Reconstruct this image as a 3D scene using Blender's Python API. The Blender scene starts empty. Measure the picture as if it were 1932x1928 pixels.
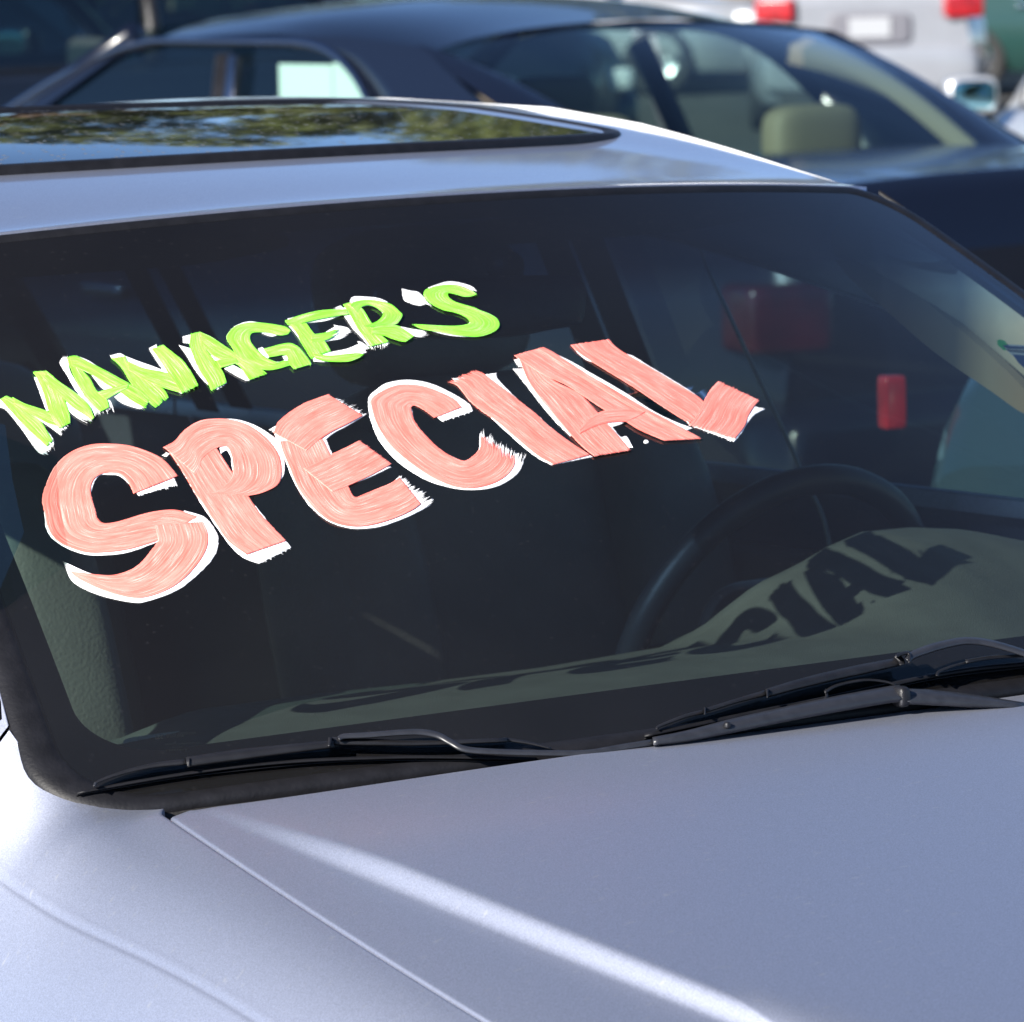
import bpy, math, random
import numpy as np
from mathutils import Matrix, Vector
random.seed(7); rng = np.random.default_rng(7)
SC = bpy.context.scene; COL = SC.collection
PI = math.pi

# ------------------------------------------------------------------ camera
H = 1.0                                            # height of the windshield foot above the ground
CAM = np.array([-3.179, -3.7247, 0.6994])          # relative to the windshield foot
YAW, PITCH, ROLL, FPX = 0.6563, 0.1069, -0.022, 10522.3361   # focal length in pixels of a 1932 px wide picture
cy, sy, cp, sp = math.cos(YAW), math.sin(YAW), math.cos(PITCH), math.sin(PITCH)
FW = np.array([sy*cp, cy*cp, -sp]); r0 = np.array([cy, -sy, 0.]); u0 = np.cross(r0, FW)
RT = math.cos(ROLL)*r0 + math.sin(ROLL)*u0; UP = -math.sin(ROLL)*r0 + math.cos(ROLL)*u0
cam = bpy.data.cameras.new('camera'); co = bpy.data.objects.new('camera', cam); COL.objects.link(co)
co.matrix_world = Matrix(((RT[0], UP[0], -FW[0], CAM[0]), (RT[1], UP[1], -FW[1], CAM[1]), (RT[2], UP[2], -FW[2], CAM[2]+H), (0, 0, 0, 1)))
cam.sensor_width = 36; cam.lens = FPX/1932*36; cam.clip_start = .1; cam.clip_end = 3000
cam.dof.use_dof = True; cam.dof.focus_distance = 4.62; cam.dof.aperture_fstop = 17.0
SC.camera = co
SC.render.resolution_x = 1024; SC.render.resolution_y = 1022

# ------------------------------------------------------------------ world and sun
SUN = np.array([-.845, -.22, .45]); SUN /= np.linalg.norm(SUN)
W_ = bpy.data.worlds.new('World'); SC.world = W_; W_.use_nodes = True
nt = W_.node_tree; sky = nt.nodes.new('ShaderNodeTexSky'); sky.sky_type = 'NISHITA'; sky.sun_disc = False
sky.sun_elevation = math.asin(SUN[2]); sky.sun_rotation = math.atan2(SUN[0], SUN[1])
sky.air_density = .8; sky.dust_density = 0.; sky.ozone_density = 4; sky.altitude = 2500
bg = nt.nodes['Background']; nt.links.new(sky.outputs[0], bg.inputs[0]); bg.inputs[1].default_value = .072
sl = bpy.data.lights.new('sun', 'SUN'); sl.energy = 5.0; sl.angle = math.radians(.53); sl.color = (1, .95, .87)
so = bpy.data.objects.new('sun', sl); COL.objects.link(so)
so.rotation_euler = Vector(SUN).to_track_quat('Z', 'Y').to_euler(); so.location = (-8, -3, 8)
SC.view_settings.view_transform = 'Standard'; SC.view_settings.look = 'None'
SC.view_settings.exposure = 1.3; SC.view_settings.gamma = 1; SC.view_settings.use_curve_mapping = False
SC.render.engine = 'CYCLES'
SC.cycles.transparent_max_bounces = 24; SC.cycles.max_bounces = 10; SC.cycles.glossy_bounces = 6

# ------------------------------------------------------------------ materials
def mat(name, col=(.5, .5, .5), rough=.5, metal=0., coat=0., coat_rough=.03, spec=.5, noise=0., nscale=30., bump=0., bscale=200., emis=None, sheen=0.):
    m = bpy.data.materials.new(name); m.use_nodes = True; t = m.node_tree; b = t.nodes['Principled BSDF']
    b.inputs['Base Color'].default_value = (*col, 1); b.inputs['Roughness'].default_value = rough
    b.inputs['Metallic'].default_value = metal; b.inputs['Coat Weight'].default_value = coat
    b.inputs['Coat Roughness'].default_value = coat_rough; b.inputs['Specular IOR Level'].default_value = spec
    tc = t.nodes.new('ShaderNodeTexCoord')
    if noise:
        n = t.nodes.new('ShaderNodeTexNoise'); n.inputs['Scale'].default_value = nscale; n.inputs['Detail'].default_value = 6
        t.links.new(tc.outputs['Object'], n.inputs['Vector'])
        r = t.nodes.new('ShaderNodeMapRange'); r.inputs['From Min'].default_value = .3; r.inputs['From Max'].default_value = .7
        r.inputs['To Min'].default_value = 1-noise; r.inputs['To Max'].default_value = 1+noise
        x = t.nodes.new('ShaderNodeVectorMath'); x.operation = 'SCALE'; x.inputs[0].default_value = col
        t.links.new(n.outputs['Fac'], r.inputs['Value']); t.links.new(r.outputs[0], x.inputs['Scale']); t.links.new(x.outputs[0], b.inputs['Base Color'])
    if bump:
        n = t.nodes.new('ShaderNodeTexNoise'); n.inputs['Scale'].default_value = bscale; n.inputs['Detail'].default_value = 3
        t.links.new(tc.outputs['Object'], n.inputs['Vector'])
        u = t.nodes.new('ShaderNodeBump'); u.inputs['Strength'].default_value = bump; u.inputs['Distance'].default_value = .002
        t.links.new(n.outputs['Fac'], u.inputs['Height']); t.links.new(u.outputs[0], b.inputs['Normal'])
    if emis: b.inputs['Emission Color'].default_value = (*emis[:3], 1); b.inputs['Emission Strength'].default_value = emis[3]
    return m

def glassmat(name, tint=(.8, .87, .84), refl=1.0, band=None, dust=0.):
    m = bpy.data.materials.new(name); m.use_nodes = True; t = m.node_tree; t.nodes.clear()
    o = t.nodes.new('ShaderNodeOutputMaterial'); mx = t.nodes.new('ShaderNodeMixShader'); tr = t.nodes.new('ShaderNodeBsdfTransparent')
    g = t.nodes.new('ShaderNodeBsdfGlossy'); g.inputs['Roughness'].default_value = .0; g.inputs['Color'].default_value = (refl, refl, refl, 1)
    ge = t.nodes.new('ShaderNodeNewGeometry'); dt = t.nodes.new('ShaderNodeVectorMath'); dt.operation = 'DOT_PRODUCT'
    t.links.new(ge.outputs['Normal'], dt.inputs[0]); t.links.new(ge.outputs['Incoming'], dt.inputs[1])
    def mth(op, a, b_=None):
        n = t.nodes.new('ShaderNodeMath'); n.operation = op
        for i_, v_ in enumerate((a, b_)):
            if v_ is None: continue
            if isinstance(v_, (int, float)): n.inputs[i_].default_value = v_
            else: t.links.new(v_.outputs['Value'], n.inputs[i_])
        return n
    f = mth('ADD', mth('MULTIPLY', mth('POWER', mth('SUBTRACT', 1.0, mth('ABSOLUTE', dt)), 5.0), .92), .06)   # both faces of the pane together
    tr.inputs['Color'].default_value = (*tint, 1)
    t.links.new(f.outputs[0], mx.inputs[0]); t.links.new(tr.outputs[0], mx.inputs[1]); t.links.new(g.outputs[0], mx.inputs[2])
    out = mx
    if band:      # tinted shade band along the top edge of the glass
        uv = t.nodes.new('ShaderNodeUVMap'); s = t.nodes.new('ShaderNodeSeparateXYZ'); t.links.new(uv.outputs[0], s.inputs[0])
        r = t.nodes.new('ShaderNodeValToRGB'); e = r.color_ramp.elements
        e[0].position = .62; e[0].color = (*tint, 1); e[1].position = .93; e[1].color = (.015, .022, .045, 1)
        k = e.new(.72); k.color = (.38, .52, .60, 1); k = e.new(.80); k.color = (.07, .12, .20, 1)
        t.links.new(s.outputs[1], r.inputs[0]); t.links.new(r.outputs[0], tr.inputs['Color'])
    if dust:
        d = t.nodes.new('ShaderNodeBsdfDiffuse'); d.inputs['Color'].default_value = (.54, .51, .54, 1)
        tc = t.nodes.new('ShaderNodeTexCoord'); v = t.nodes.new('ShaderNodeTexVoronoi'); v.inputs['Scale'].default_value = 75
        n = t.nodes.new('ShaderNodeTexNoise'); n.inputs['Scale'].default_value = 9
        t.links.new(tc.outputs['Object'], v.inputs['Vector']); t.links.new(tc.outputs['Object'], n.inputs['Vector'])
        a = t.nodes.new('ShaderNodeMapRange'); a.inputs['From Min'].default_value = .16; a.inputs['From Max'].default_value = .072
        a.inputs['To Max'].default_value = dust
        t.links.new(v.outputs['Distance'], a.inputs['Value'])
        mm = t.nodes.new('ShaderNodeMath'); mm.operation = 'MULTIPLY'; t.links.new(a.outputs[0], mm.inputs[0]); t.links.new(n.outputs['Fac'], mm.inputs[1])
        sm = t.nodes.new('ShaderNodeTexNoise'); sm.inputs['Scale'].default_value = 3.5; sm.inputs['Detail'].default_value = 7; t.links.new(tc.outputs['Object'], sm.inputs['Vector'])
        ve = t.nodes.new('ShaderNodeMapRange'); ve.inputs['From Min'].default_value = .3; ve.inputs['From Max'].default_value = .7; ve.inputs['To Min'].default_value = .0075; ve.inputs['To Max'].default_value = .0125
        t.links.new(sm.outputs['Fac'], ve.inputs['Value']); ad = t.nodes.new('ShaderNodeMath'); ad.operation = 'ADD'; t.links.new(mm.outputs[0], ad.inputs[0]); t.links.new(ve.outputs[0], ad.inputs[1]); mm = ad
        m2 = t.nodes.new('ShaderNodeMixShader'); t.links.new(mm.outputs[0], m2.inputs[0]); t.links.new(mx.outputs[0], m2.inputs[1]); t.links.new(d.outputs[0], m2.inputs[2]); out = m2
    t.links.new(out.outputs[0], o.inputs[0]); return m

def silver_paint(name='silver_paint', coat=.3, cr_=.24):
    m = bpy.data.materials.new(name); m.use_nodes = True; t = m.node_tree; b = t.nodes['Principled BSDF']
    tc = t.nodes.new('ShaderNodeTexCoord')
    fl = t.nodes.new('ShaderNodeTexNoise'); fl.inputs['Scale'].default_value = 900; fl.inputs['Detail'].default_value = 2
    t.links.new(tc.outputs['Object'], fl.inputs['Vector'])
    du = t.nodes.new('ShaderNodeTexNoise'); du.inputs['Scale'].default_value = 110; du.inputs['Detail'].default_value = 4
    mp = t.nodes.new('ShaderNodeMapping'); mp.inputs['Scale'].default_value = (.55, 1.6, 1); mp.inputs['Rotation'].default_value = (0, 0, -.6)
    t.links.new(tc.outputs['Object'], mp.inputs[0]); t.links.new(mp.outputs[0], du.inputs['Vector'])
    cl = t.nodes.new('ShaderNodeTexNoise'); cl.inputs['Scale'].default_value = 5; cl.inputs['Detail'].default_value = 5
    t.links.new(tc.outputs['Object'], cl.inputs['Vector'])
    r1 = t.nodes.new('ShaderNodeMapRange'); r1.inputs['From Min'].default_value = .35; r1.inputs['From Max'].default_value = .65; r1.inputs['To Min'].default_value = .86; r1.inputs['To Max'].default_value = 1.12
    t.links.new(fl.outputs['Fac'], r1.inputs['Value'])
    r2 = t.nodes.new('ShaderNodeMapRange'); r2.inputs['From Min'].default_value = .64; r2.inputs['From Max'].default_value = .76
    t.links.new(du.outputs['Fac'], r2.inputs['Value'])
    r3 = t.nodes.new('ShaderNodeMath'); r3.operation = 'MULTIPLY'; t.links.new(r2.outputs[0], r3.inputs[0]); t.links.new(cl.outputs['Fac'], r3.inputs[1])
    s = t.nodes.new('ShaderNodeVectorMath'); s.operation = 'SCALE'; s.inputs[0].default_value = (.475, .50, .595); t.links.new(r1.outputs[0], s.inputs['Scale'])
    mx = t.nodes.new('ShaderNodeMix'); mx.data_type = 'RGBA'; t.links.new(r3.outputs[0], mx.inputs[0]); t.links.new(s.outputs[0], mx.inputs[6]); mx.inputs[7].default_value = (.66, .65, .63, 1)
    t.links.new(mx.outputs[2], b.inputs['Base Color'])
    b.inputs['Metallic'].default_value = .93; b.inputs['Roughness'].default_value = .49; b.inputs['Coat Weight'].default_value = coat; b.inputs['Coat Roughness'].default_value = cr_
    bu = t.nodes.new('ShaderNodeBump'); bu.inputs['Strength'].default_value = .10; bu.inputs['Distance'].default_value = .0005
    t.links.new(fl.outputs['Fac'], bu.inputs['Height']); t.links.new(bu.outputs[0], b.inputs['Normal'])
    return m

def brush_paint(name, c0, c1, c2, dry=True):
    """brushed window paint: long streaks along the stroke (uv y), dry-brush gaps where the stroke runs out (uv z kept in attribute 'run')"""
    m = bpy.data.materials.new(name); m.use_nodes = True; t = m.node_tree; b = t.nodes['Principled BSDF']
    uv = t.nodes.new('ShaderNodeUVMap')
    def nz(sx, sy, det, z=0.):
        mp = t.nodes.new('ShaderNodeMapping'); mp.inputs['Scale'].default_value = (sx, sy, 1); mp.inputs['Location'].default_value = (z, z, z)
        n = t.nodes.new('ShaderNodeTexNoise'); n.inputs['Scale'].default_value = 1; n.inputs['Detail'].default_value = det; n.inputs['Roughness'].default_value = .6
        t.links.new(uv.outputs[0], mp.inputs[0]); t.links.new(mp.outputs[0], n.inputs['Vector']); return n
    a = nz(34, .5, 4); c = nz(6, 1.2, 3, 7.); d = nz(75, .9, 2, 3.)
    def rng_(n, lo, hi, lo2=0., hi2=1.):
        r = t.nodes.new('ShaderNodeMapRange'); r.inputs['From Min'].default_value = lo; r.inputs['From Max'].default_value = hi; r.inputs['To Min'].default_value = lo2; r.inputs['To Max'].default_value = hi2
        t.links.new(n.outputs['Fac'], r.inputs['Value']); return r
    r1 = rng_(a, .38, .66); r2 = rng_(c, .35, .72); r3 = rng_(d, .58, .72)
    m1 = t.nodes.new('ShaderNodeMix'); m1.data_type = 'RGBA'; m1.inputs[6].default_value = (*c0, 1); m1.inputs[7].default_value = (*c1, 1)
    mm = t.nodes.new('ShaderNodeMath'); mm.operation = 'ADD'; mm.use_clamp = True
    h1 = t.nodes.new('ShaderNodeMath'); h1.operation = 'MULTIPLY'; h1.inputs[1].default_value = .6; t.links.new(r1.outputs[0], h1.inputs[0])
    h2 = t.nodes.new('ShaderNodeMath'); h2.operation = 'MULTIPLY'; h2.inputs[1].default_value = .55; t.links.new(r2.outputs[0], h2.inputs[0])
    t.links.new(h1.outputs[0], mm.inputs[0]); t.links.new(h2.outputs[0], mm.inputs[1]); t.links.new(mm.outputs[0], m1.inputs[0])
    m2 = t.nodes.new('ShaderNodeMix'); m2.data_type = 'RGBA'; m2.inputs[7].default_value = (*c2, 1)
    t.links.new(r3.outputs[0], m2.inputs[0]); t.links.new(m1.outputs[2], m2.inputs[6]); t.links.new(m2.outputs[2], b.inputs['Base Color'])
    b.inputs['Roughness'].default_value = .45; b.inputs['Specular IOR Level'].default_value = .3
    bu = t.nodes.new('ShaderNodeBump'); bu.inputs['Strength'].default_value = .35; bu.inputs['Distance'].default_value = .0006
    t.links.new(a.outputs['Fac'], bu.inputs['Height']); t.links.new(bu.outputs[0], b.inputs['Normal'])
    if dry:
        at = t.nodes.new('ShaderNodeAttribute'); at.attribute_name = 'run'
        sb = t.nodes.new('ShaderNodeMath'); sb.operation = 'GREATER_THAN'
        k = nz(40, .45, 3, 11.); rk = rng_(k, .25, .75, 0., 1.)
        t.links.new(rk.outputs[0], sb.inputs[0]); t.links.new(at.outputs['Fac'], sb.inputs[1]); t.links.new(sb.outputs[0], b.inputs['Alpha'])
    return m

M = {}
M['silver'] = silver_paint(); M['silver_roof'] = silver_paint('clean_silver_paint', .8, .07)
M['rubber'] = mat('black_rubber', (.008, .008, .010), .5, spec=.22, noise=.25, nscale=60, bump=.2, bscale=300)
M['frit'] = mat('black_glass_border', (.006, .006, .008), .25)
M['plastic'] = mat('black_plastic', (.010, .010, .012), .40, spec=.35, noise=.3, nscale=45, bump=.25, bscale=900)
M['cowl'] = mat('dusty_black_plastic', (.022, .021, .021), .65, spec=.3, noise=.45, nscale=80, bump=.5, bscale=500)
M['arm'] = mat('grey_black_metal_paint', (.020, .021, .026), .36, spec=.5, noise=.2, nscale=90)
M['wind'] = glassmat('windshield_glass', (.50, .555, .53), .6, band=True, dust=.012)
M['sunroof'] = mat('dark_sunroof_glass', (.01, .012, .016), .03, spec=.25)
_t = M['sunroof'].node_tree; _b = _t.nodes['Principled BSDF']; _c = _t.nodes.new('ShaderNodeTexCoord'); _v = _t.nodes.new('ShaderNodeTexVoronoi'); _v.inputs['Scale'].default_value = 70
_r = _t.nodes.new('ShaderNodeMapRange'); _r.inputs['From Min'].default_value = .20; _r.inputs['From Max'].default_value = .10
_m = _t.nodes.new('ShaderNodeMix'); _m.data_type = 'RGBA'; _m.inputs[6].default_value = (.008, .010, .014, 1); _m.inputs[7].default_value = (.16, .15, .13, 1)
_t.links.new(_c.outputs['Object'], _v.inputs['Vector']); _t.links.new(_v.outputs['Distance'], _r.inputs['Value']); _t.links.new(_r.outputs[0], _m.inputs[0]); _t.links.new(_m.outputs[2], _b.inputs['Base Color'])
_q = _t.nodes.new('ShaderNodeMapRange'); _q.inputs['To Min'].default_value = .03; _q.inputs['To Max'].default_value = .8; _t.links.new(_r.outputs[0], _q.inputs['Value']); _t.links.new(_q.outputs[0], _b.inputs['Roughness'])
M['sideglass'] = glassmat('side_window_glass', (.58, .72, .68))
M['darkglass'] = glassmat('tinted_window_glass', (.30, .42, .42))
M['dash'] = mat('dark_grey_dashboard', (.085, .10, .095), .62, noise=.12, nscale=25, bump=.5, bscale=700)
M['wheel'] = mat('dark_steering_leather', (.03, .035, .04), .38, bump=.2, bscale=600)
M['leather'] = mat('pale_grey_leather', (.13, .135, .125), .5, noise=.12, nscale=14, bump=.5, bscale=260)
M['trim'] = mat('beige_interior_trim', (.42, .37, .27), .5, noise=.1)
M['lining'] = mat('dark_headliner', (.05, .05, .05), .9, bump=.3)
M['carpet'] = mat('black_carpet', (.02, .02, .022), .95, bump=.5)
M['pink'] = brush_paint('coral_window_paint', (.78, .13, .10), (.85, .27, .225), (.92, .64, .58))
M['green'] = brush_paint('lime_window_paint', (.15, .74, .015), (.32, .86, .10), (.84, .95, .66))
M['white'] = brush_paint('white_window_paint', (.86, .86, .88), (.92, .92, .93), (.98, .98, .98))
M['chrome'] = mat('bright_trim', (.8, .8, .82), .15, metal=1)
M['strip'] = mat('roof_strip_sun_glare', (.80, .80, .80), .35, metal=.2)  # near-white colour carries the sun glare along the roof rail
M['tyre'] = mat('black_tyre', (.02, .02, .02), .8, bump=.4, bscale=120)
M['rim'] = mat('wheel_rim', (.5, .5, .52), .3, metal=.9)

# ------------------------------------------------------------------ mesh helpers
def link(o, parent=None):
    COL.objects.link(o)
    if parent is not None: o.parent = parent
    return o
def empty(name, label, cat, loc=(0, 0, 0), rz=0, group=None):
    o = bpy.data.objects.new(name, None); o.location = loc; o.rotation_euler = (0, 0, rz); o.empty_display_size = .3
    o['label'] = label; o['category'] = cat
    if group: o['group'] = group
    return link(o)
def mesh(name, V, Fc, m, parent=None, smooth=True, uv=None, run=None, off=True, mi=None):
    V = np.asarray(V, float).reshape(-1, 3).copy()
    if off: V[:, 2] += H
    me = bpy.data.meshes.new(name); me.from_pydata(V.tolist(), [], [tuple(int(i) for i in f) for f in Fc])
    for x in (m if isinstance(m, (list, tuple)) else [m]): me.materials.append(x)
    if smooth: me.polygons.foreach_set('use_smooth', [True]*len(me.polygons))
    if mi is not None: me.polygons.foreach_set('material_index', np.asarray(mi, np.int32))
    if uv is not None:
        l = me.uv_layers.new(name='UVMap'); li = np.zeros(len(me.loops), np.int32); me.loops.foreach_get('vertex_index', li)
        l.data.foreach_set('uv', np.asarray(uv, np.float32)[li].ravel())
    if run is not None:
        a = me.attributes.new('run', 'FLOAT', 'POINT'); a.data.foreach_set('value', np.asarray(run, np.float32))
    me.update(); return link(bpy.data.objects.new(name, me), parent)
def gf(n, m, closed=False, o=0, flip=False):
    Fc = []
    mm = m if closed else m-1
    for i in range(n-1):
        for j in range(mm):
            a, b = o+i*m+j, o+i*m+(j+1) % m; q = (a, b, b+m, a+m)
            Fc.append(q[::-1] if flip else q)
    return Fc
def grid(name, P, m, parent=None, uv=None, flip=False, closed=False, smooth=True, off=True):
    P = np.asarray(P, float); return mesh(name, P.reshape(-1, 3), gf(P.shape[0], P.shape[1], closed, 0, flip), m, parent, smooth, None if uv is None else np.asarray(uv).reshape(-1, 2), off=off)
class MB:
    def __init__(s): s.V = []; s.F = []
    def add(s, V, Fc):
        o = len(s.V); s.V += [tuple(v) for v in np.asarray(V, float).reshape(-1, 3)]; s.F += [tuple(i+o for i in f) for f in Fc]; return s
    def box(s, c, d, rot=None, bev=0):
        c = np.array(c, float); d = np.array(d, float)/2
        V = np.array([(x, y, z) for z in (-1, 1) for x, y in ((-1, -1), (1, -1), (1, 1), (-1, 1))])*d
        if rot is not None: V = V @ np.array(rot).T
        return s.add(V+c, [(3, 2, 1, 0), (4, 5, 6, 7), (0, 1, 5, 4), (1, 2, 6, 5), (2, 3, 7, 6), (3, 0, 4, 7)])
    def rbox(s, c, d, e=.35, rot=None, n=16):
        """superellipsoid: a box with soft round edges"""
        th = np.linspace(-PI/2, PI/2, n+1)[:, None]; ph = np.linspace(-PI, PI, 2*n+1)[None, :-1]
        f = lambda x: np.sign(x)*np.abs(x)**e
        V = np.stack([f(np.cos(th))*f(np.cos(ph)), f(np.cos(th))*f(np.sin(ph)), f(np.sin(th))+0*ph], -1).reshape(-1, 3)*np.array(d)/2
        if rot is not None: V = V @ np.array(rot).T
        return s.add(V+np.array(c), gf(n+1, 2*n, True))
    def tube(s, P, r, k=10, cap=True, sq=None):
        P = np.asarray(P, float); n = len(P); r = np.broadcast_to(np.asarray(r, float), (n,))
        T = np.gradient(P, axis=0); T /= np.linalg.norm(T, axis=1)[:, None]+1e-12
        up = np.array([0, 0, 1.]) if abs(T[0][2]) < .9 else np.array([0, 1., 0]); V = []
        for i in range(n):
            a = np.cross(T[i], up); a /= np.linalg.norm(a)+1e-9; b = np.cross(a, T[i])
            t = np.linspace(0, 2*PI, k, endpoint=False)
            V.append(P[i]+r[i]*(np.cos(t)[:, None]*a+(np.sin(t)[:, None]*b)*(sq or 1)))
        Fc = gf(n, k, True)
        if cap: Fc += [tuple(range(k))[::-1], tuple((n-1)*k+i for i in range(k))]
        return s.add(np.concatenate(V), Fc)
    def lathe(s, prof, c, axis='x', k=32):
        V = []
        for a, r in prof:
            t = np.linspace(0, 2*PI, k, endpoint=False)
            ring = np.stack([0*t+a, r*np.cos(t), r*np.sin(t)], -1)
            if axis == 'y': ring = ring[:, [1, 0, 2]]
            if axis == 'z': ring = ring[:, [1, 2, 0]]
            V.append(ring+np.array(c))
        return s.add(np.concatenate(V), gf(len(prof), k, True))
    def obj(s, name, m, parent=None, smooth=True, off=True): return mesh(name, s.V, s.F, m, parent, smooth, off=off)
def rotx(a): c, s = math.cos(a), math.sin(a); return np.array([[1, 0, 0], [0, c, -s], [0, s, c]])
def rotz(a): c, s = math.cos(a), math.sin(a); return np.array([[c, -s, 0], [s, c, 0], [0, 0, 1]])
def cr(P, n):
    """Catmull-Rom resampling, n steps per span"""
    P = np.asarray(P, float); Q = np.vstack([2*P[0]-P[1], P, 2*P[-1]-P[-2]]); out = []
    for i in range(1, len(Q)-2):
        p0, p1, p2, p3 = Q[i-1:i+3]
        for k in range(n):
            t = k/n; out.append(.5*((2*p1)+(-p0+p2)*t+(2*p0-5*p1+4*p2-p3)*t*t+(-p0+3*p1-3*p2+p3)*t**3))
    out.append(P[-1]); return np.array(out)

# ------------------------------------------------------------------ shape of the silver car
XB, XT, YT, ZT, BB, BT, CT = .7769, .6107, .5780, .4101, .16, .1008, .0254
def WS(u, v):
    """windshield surface: u across (-1..1), v from foot (0) to header (1)"""
    u = np.asarray(u, float); v = np.asarray(v, float)
    q = 1-u*u
    return np.stack([u*(XB*(1-v)+XT*v), -BB*q*(1-v)+(YT-BT*q)*v, .03*q*(1-v)+(ZT+CT*q)*v+.02*np.sin(PI*v)], -1)
def WN(u, v):
    e = 1e-4; a = (WS(u+e, v)-WS(u-e, v)); b = (WS(u, v+e)-WS(u, v-e)); n = np.cross(a, b); return n/np.linalg.norm(n, axis=-1)[..., None]
def ray(px, py):
    d = FW+((np.asarray(px, float)-966)/FPX)[..., None]*RT-((np.asarray(py, float)-964)/FPX)[..., None]*UP
    return d/np.linalg.norm(d, axis=-1)[..., None]
def on_glass(px, py, h=0.):
    """where the line of sight through a traced point meets the glass, raised by h along it"""
    px = np.atleast_1d(np.asarray(px, float)); py = np.atleast_1d(np.asarray(py, float)); d = ray(px, py)
    s = np.zeros((len(px), 3)); s[:, 1] = .5; s[:, 2] = 4.6; e = 1e-5
    for _ in range(14):
        w = WS(s[:, 0], s[:, 1]); r = w-(CAM+s[:, 2:3]*d)
        J = np.stack([(WS(s[:, 0]+e, s[:, 1])-w)/e, (WS(s[:, 0], s[:, 1]+e)-w)/e, -d], -1)
        s -= np.linalg.solve(J, r[..., None])[..., 0]
    P = WS(s[:, 0], s[:, 1]); N = WN(s[:, 0], s[:, 1])
    P = P - d*(np.asarray(h)/(-(d*N).sum(-1)))[:, None]*1.0
    return P, N, s[:, :2]
WB = .93
def zbody(x, y):
    y = np.asarray(y, float); d = np.where(y > 0, -.2*(1-np.exp(-np.maximum(y, 0)/.2)), -y); a = np.clip(np.abs(x)/WB, 0, .9999)
    return .027-.10*d-.05*d*np.abs(d)-.40*(1-(1-a**5)**.2)
def hit(zf, px, py, t0=2.5, t1=9):
    d = ray(px, py); ts = np.linspace(t0, t1, 4000); P = CAM+ts[:, None]*d; g = P[:, 2]-zf(P[:, 0], P[:, 1])
    i = np.where((g[:-1] > 0) & (g[1:] <= 0))[0]
    if len(i) == 0: return None
    i = i[0]; t = ts[i]+(ts[i+1]-ts[i])*g[i]/(g[i]-g[i+1]); return CAM+t*d
def zroof(x, y):
    t = np.asarray(y)-.484; return .433+.12*t-.06*t*t-.1*np.maximum(1-1.1*t, .25)*np.asarray(x)**2
# plan curves of the hood, traced on the body surface
rp = np.array([hit(zbody, *q) for q in [(305, 1530), (420, 1519), (564, 1501), (740, 1481), (918, 1459), (1272, 1412), (1600, 1370), (1932, 1324)]])
wt = np.array([6, 2, 1, 1, 1, 1, 1, 1])[:, None]
kr = np.linalg.lstsq(wt*np.stack([rp[:, 0]**0, rp[:, 0]**2, rp[:, 0]**4, rp[:, 0]**6], -1), wt[:, 0]*rp[:, 1], rcond=None)[0]
def yrear(x): return kr[0]+kr[1]*x**2+kr[2]*x**4+kr[3]*x**6
sp_ = np.array([hit(zbody, *q) for q in [(305, 1530), (394, 1598), (499, 1672), (657, 1761), (778, 1838), (894, 1922)]])
ks = np.polyfit(sp_[:, 1], -sp_[:, 0], 2)
def xseam(y): y = np.maximum(np.asarray(y, float), -.75); return np.polyval(ks, y)
def sstep(a, b, x): t = np.clip((x-a)/(b-a), 0, 1); return t*t*(3-2*t)
cp_ = np.array([hit(lambda x, y: zbody(x, y)+.0075*sstep(-.05, -.36, y), *q) for q in [(420, 1535), (620, 1610), (900, 1715), (1060, 1778), (1200, 1835), (1430, 1928)]])
kc = np.polyfit(cp_[:, 1], -cp_[:, 0], 2)
def xcrease(y): y = np.asarray(y, float); return np.polyval(kc, np.maximum(y, -.8))
def zfend(x, y):    # the fender rolls over towards the wheel arch
    return zbody(x, y)-3.8*np.maximum(0, np.abs(x)-xseam(np.minimum(y, .02)))**2
def sstep(a, b, x): t = np.clip((x-a)/(b-a), 0, 1); return t*t*(3-2*t)
def zhood(x, y):
    dep = .015*sstep(-.05, -.36, y)
    return zbody(x, y)+dep*(1-sstep(-.008, .009, np.abs(x)-xcrease(y)))

car = empty('parked_car', "silver sedan in front with MANAGER'S SPECIAL painted in green and coral across its windshield", 'car')
car['label'] = "silver sedan in front, MANAGER'S SPECIAL painted in green and coral on its windshield"

# hood -----------------------------------------------------------------
YF = -1.28
cs = np.concatenate([np.linspace(-1, -.84, 60)[:-1], np.linspace(-.84, .84, 50), np.linspace(.84, 1, 60)[1:]])
rows = []; ts = np.linspace(0, 1, 90)**1.2
for t in ts:
    xs0 = cs*xseam(np.full_like(cs, -.02)); y = yrear(np.clip(xs0, -.70, .70))*(1-t)+YF*t - .03*(1-abs(cs))*0
    x = cs*(xseam(y)-.004); rows.append(np.stack([x, y, zhood(x, y)], -1))
P = np.array(rows)
def rim_rows(P):   # fold all four edges down round a small radius
    out = []
    first, last = P[0], P[-1]
    def shifted(R, dy, dz): Q = R.copy(); Q[:, 1] += dy; Q[:, 2] += dz; return Q
    P2 = np.concatenate([[shifted(first, .0030, -.018), shifted(first, .0030, -.0030), shifted(first, .0015, -.0007)], P, [shifted(last, -.006, -.004), shifted(last, -.008, -.03)]])
    L_, R_ = P2[:, :1].copy(), P2[:, -1:].copy()
    def sh(Q, dx, dz): Q = Q.copy(); Q[..., 0] += dx; Q[..., 2] += dz; return Q
    return np.concatenate([sh(L_, -.0022, -.020), sh(L_, -.0022, -.0028), sh(L_, -.0012, -.0006), P2, sh(R_, .0012, -.0006), sh(R_, .0022, -.0028), sh(R_, .0022, -.020)], 1)
grid('hood', rim_rows(P), M['silver'], car, flip=True)

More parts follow.
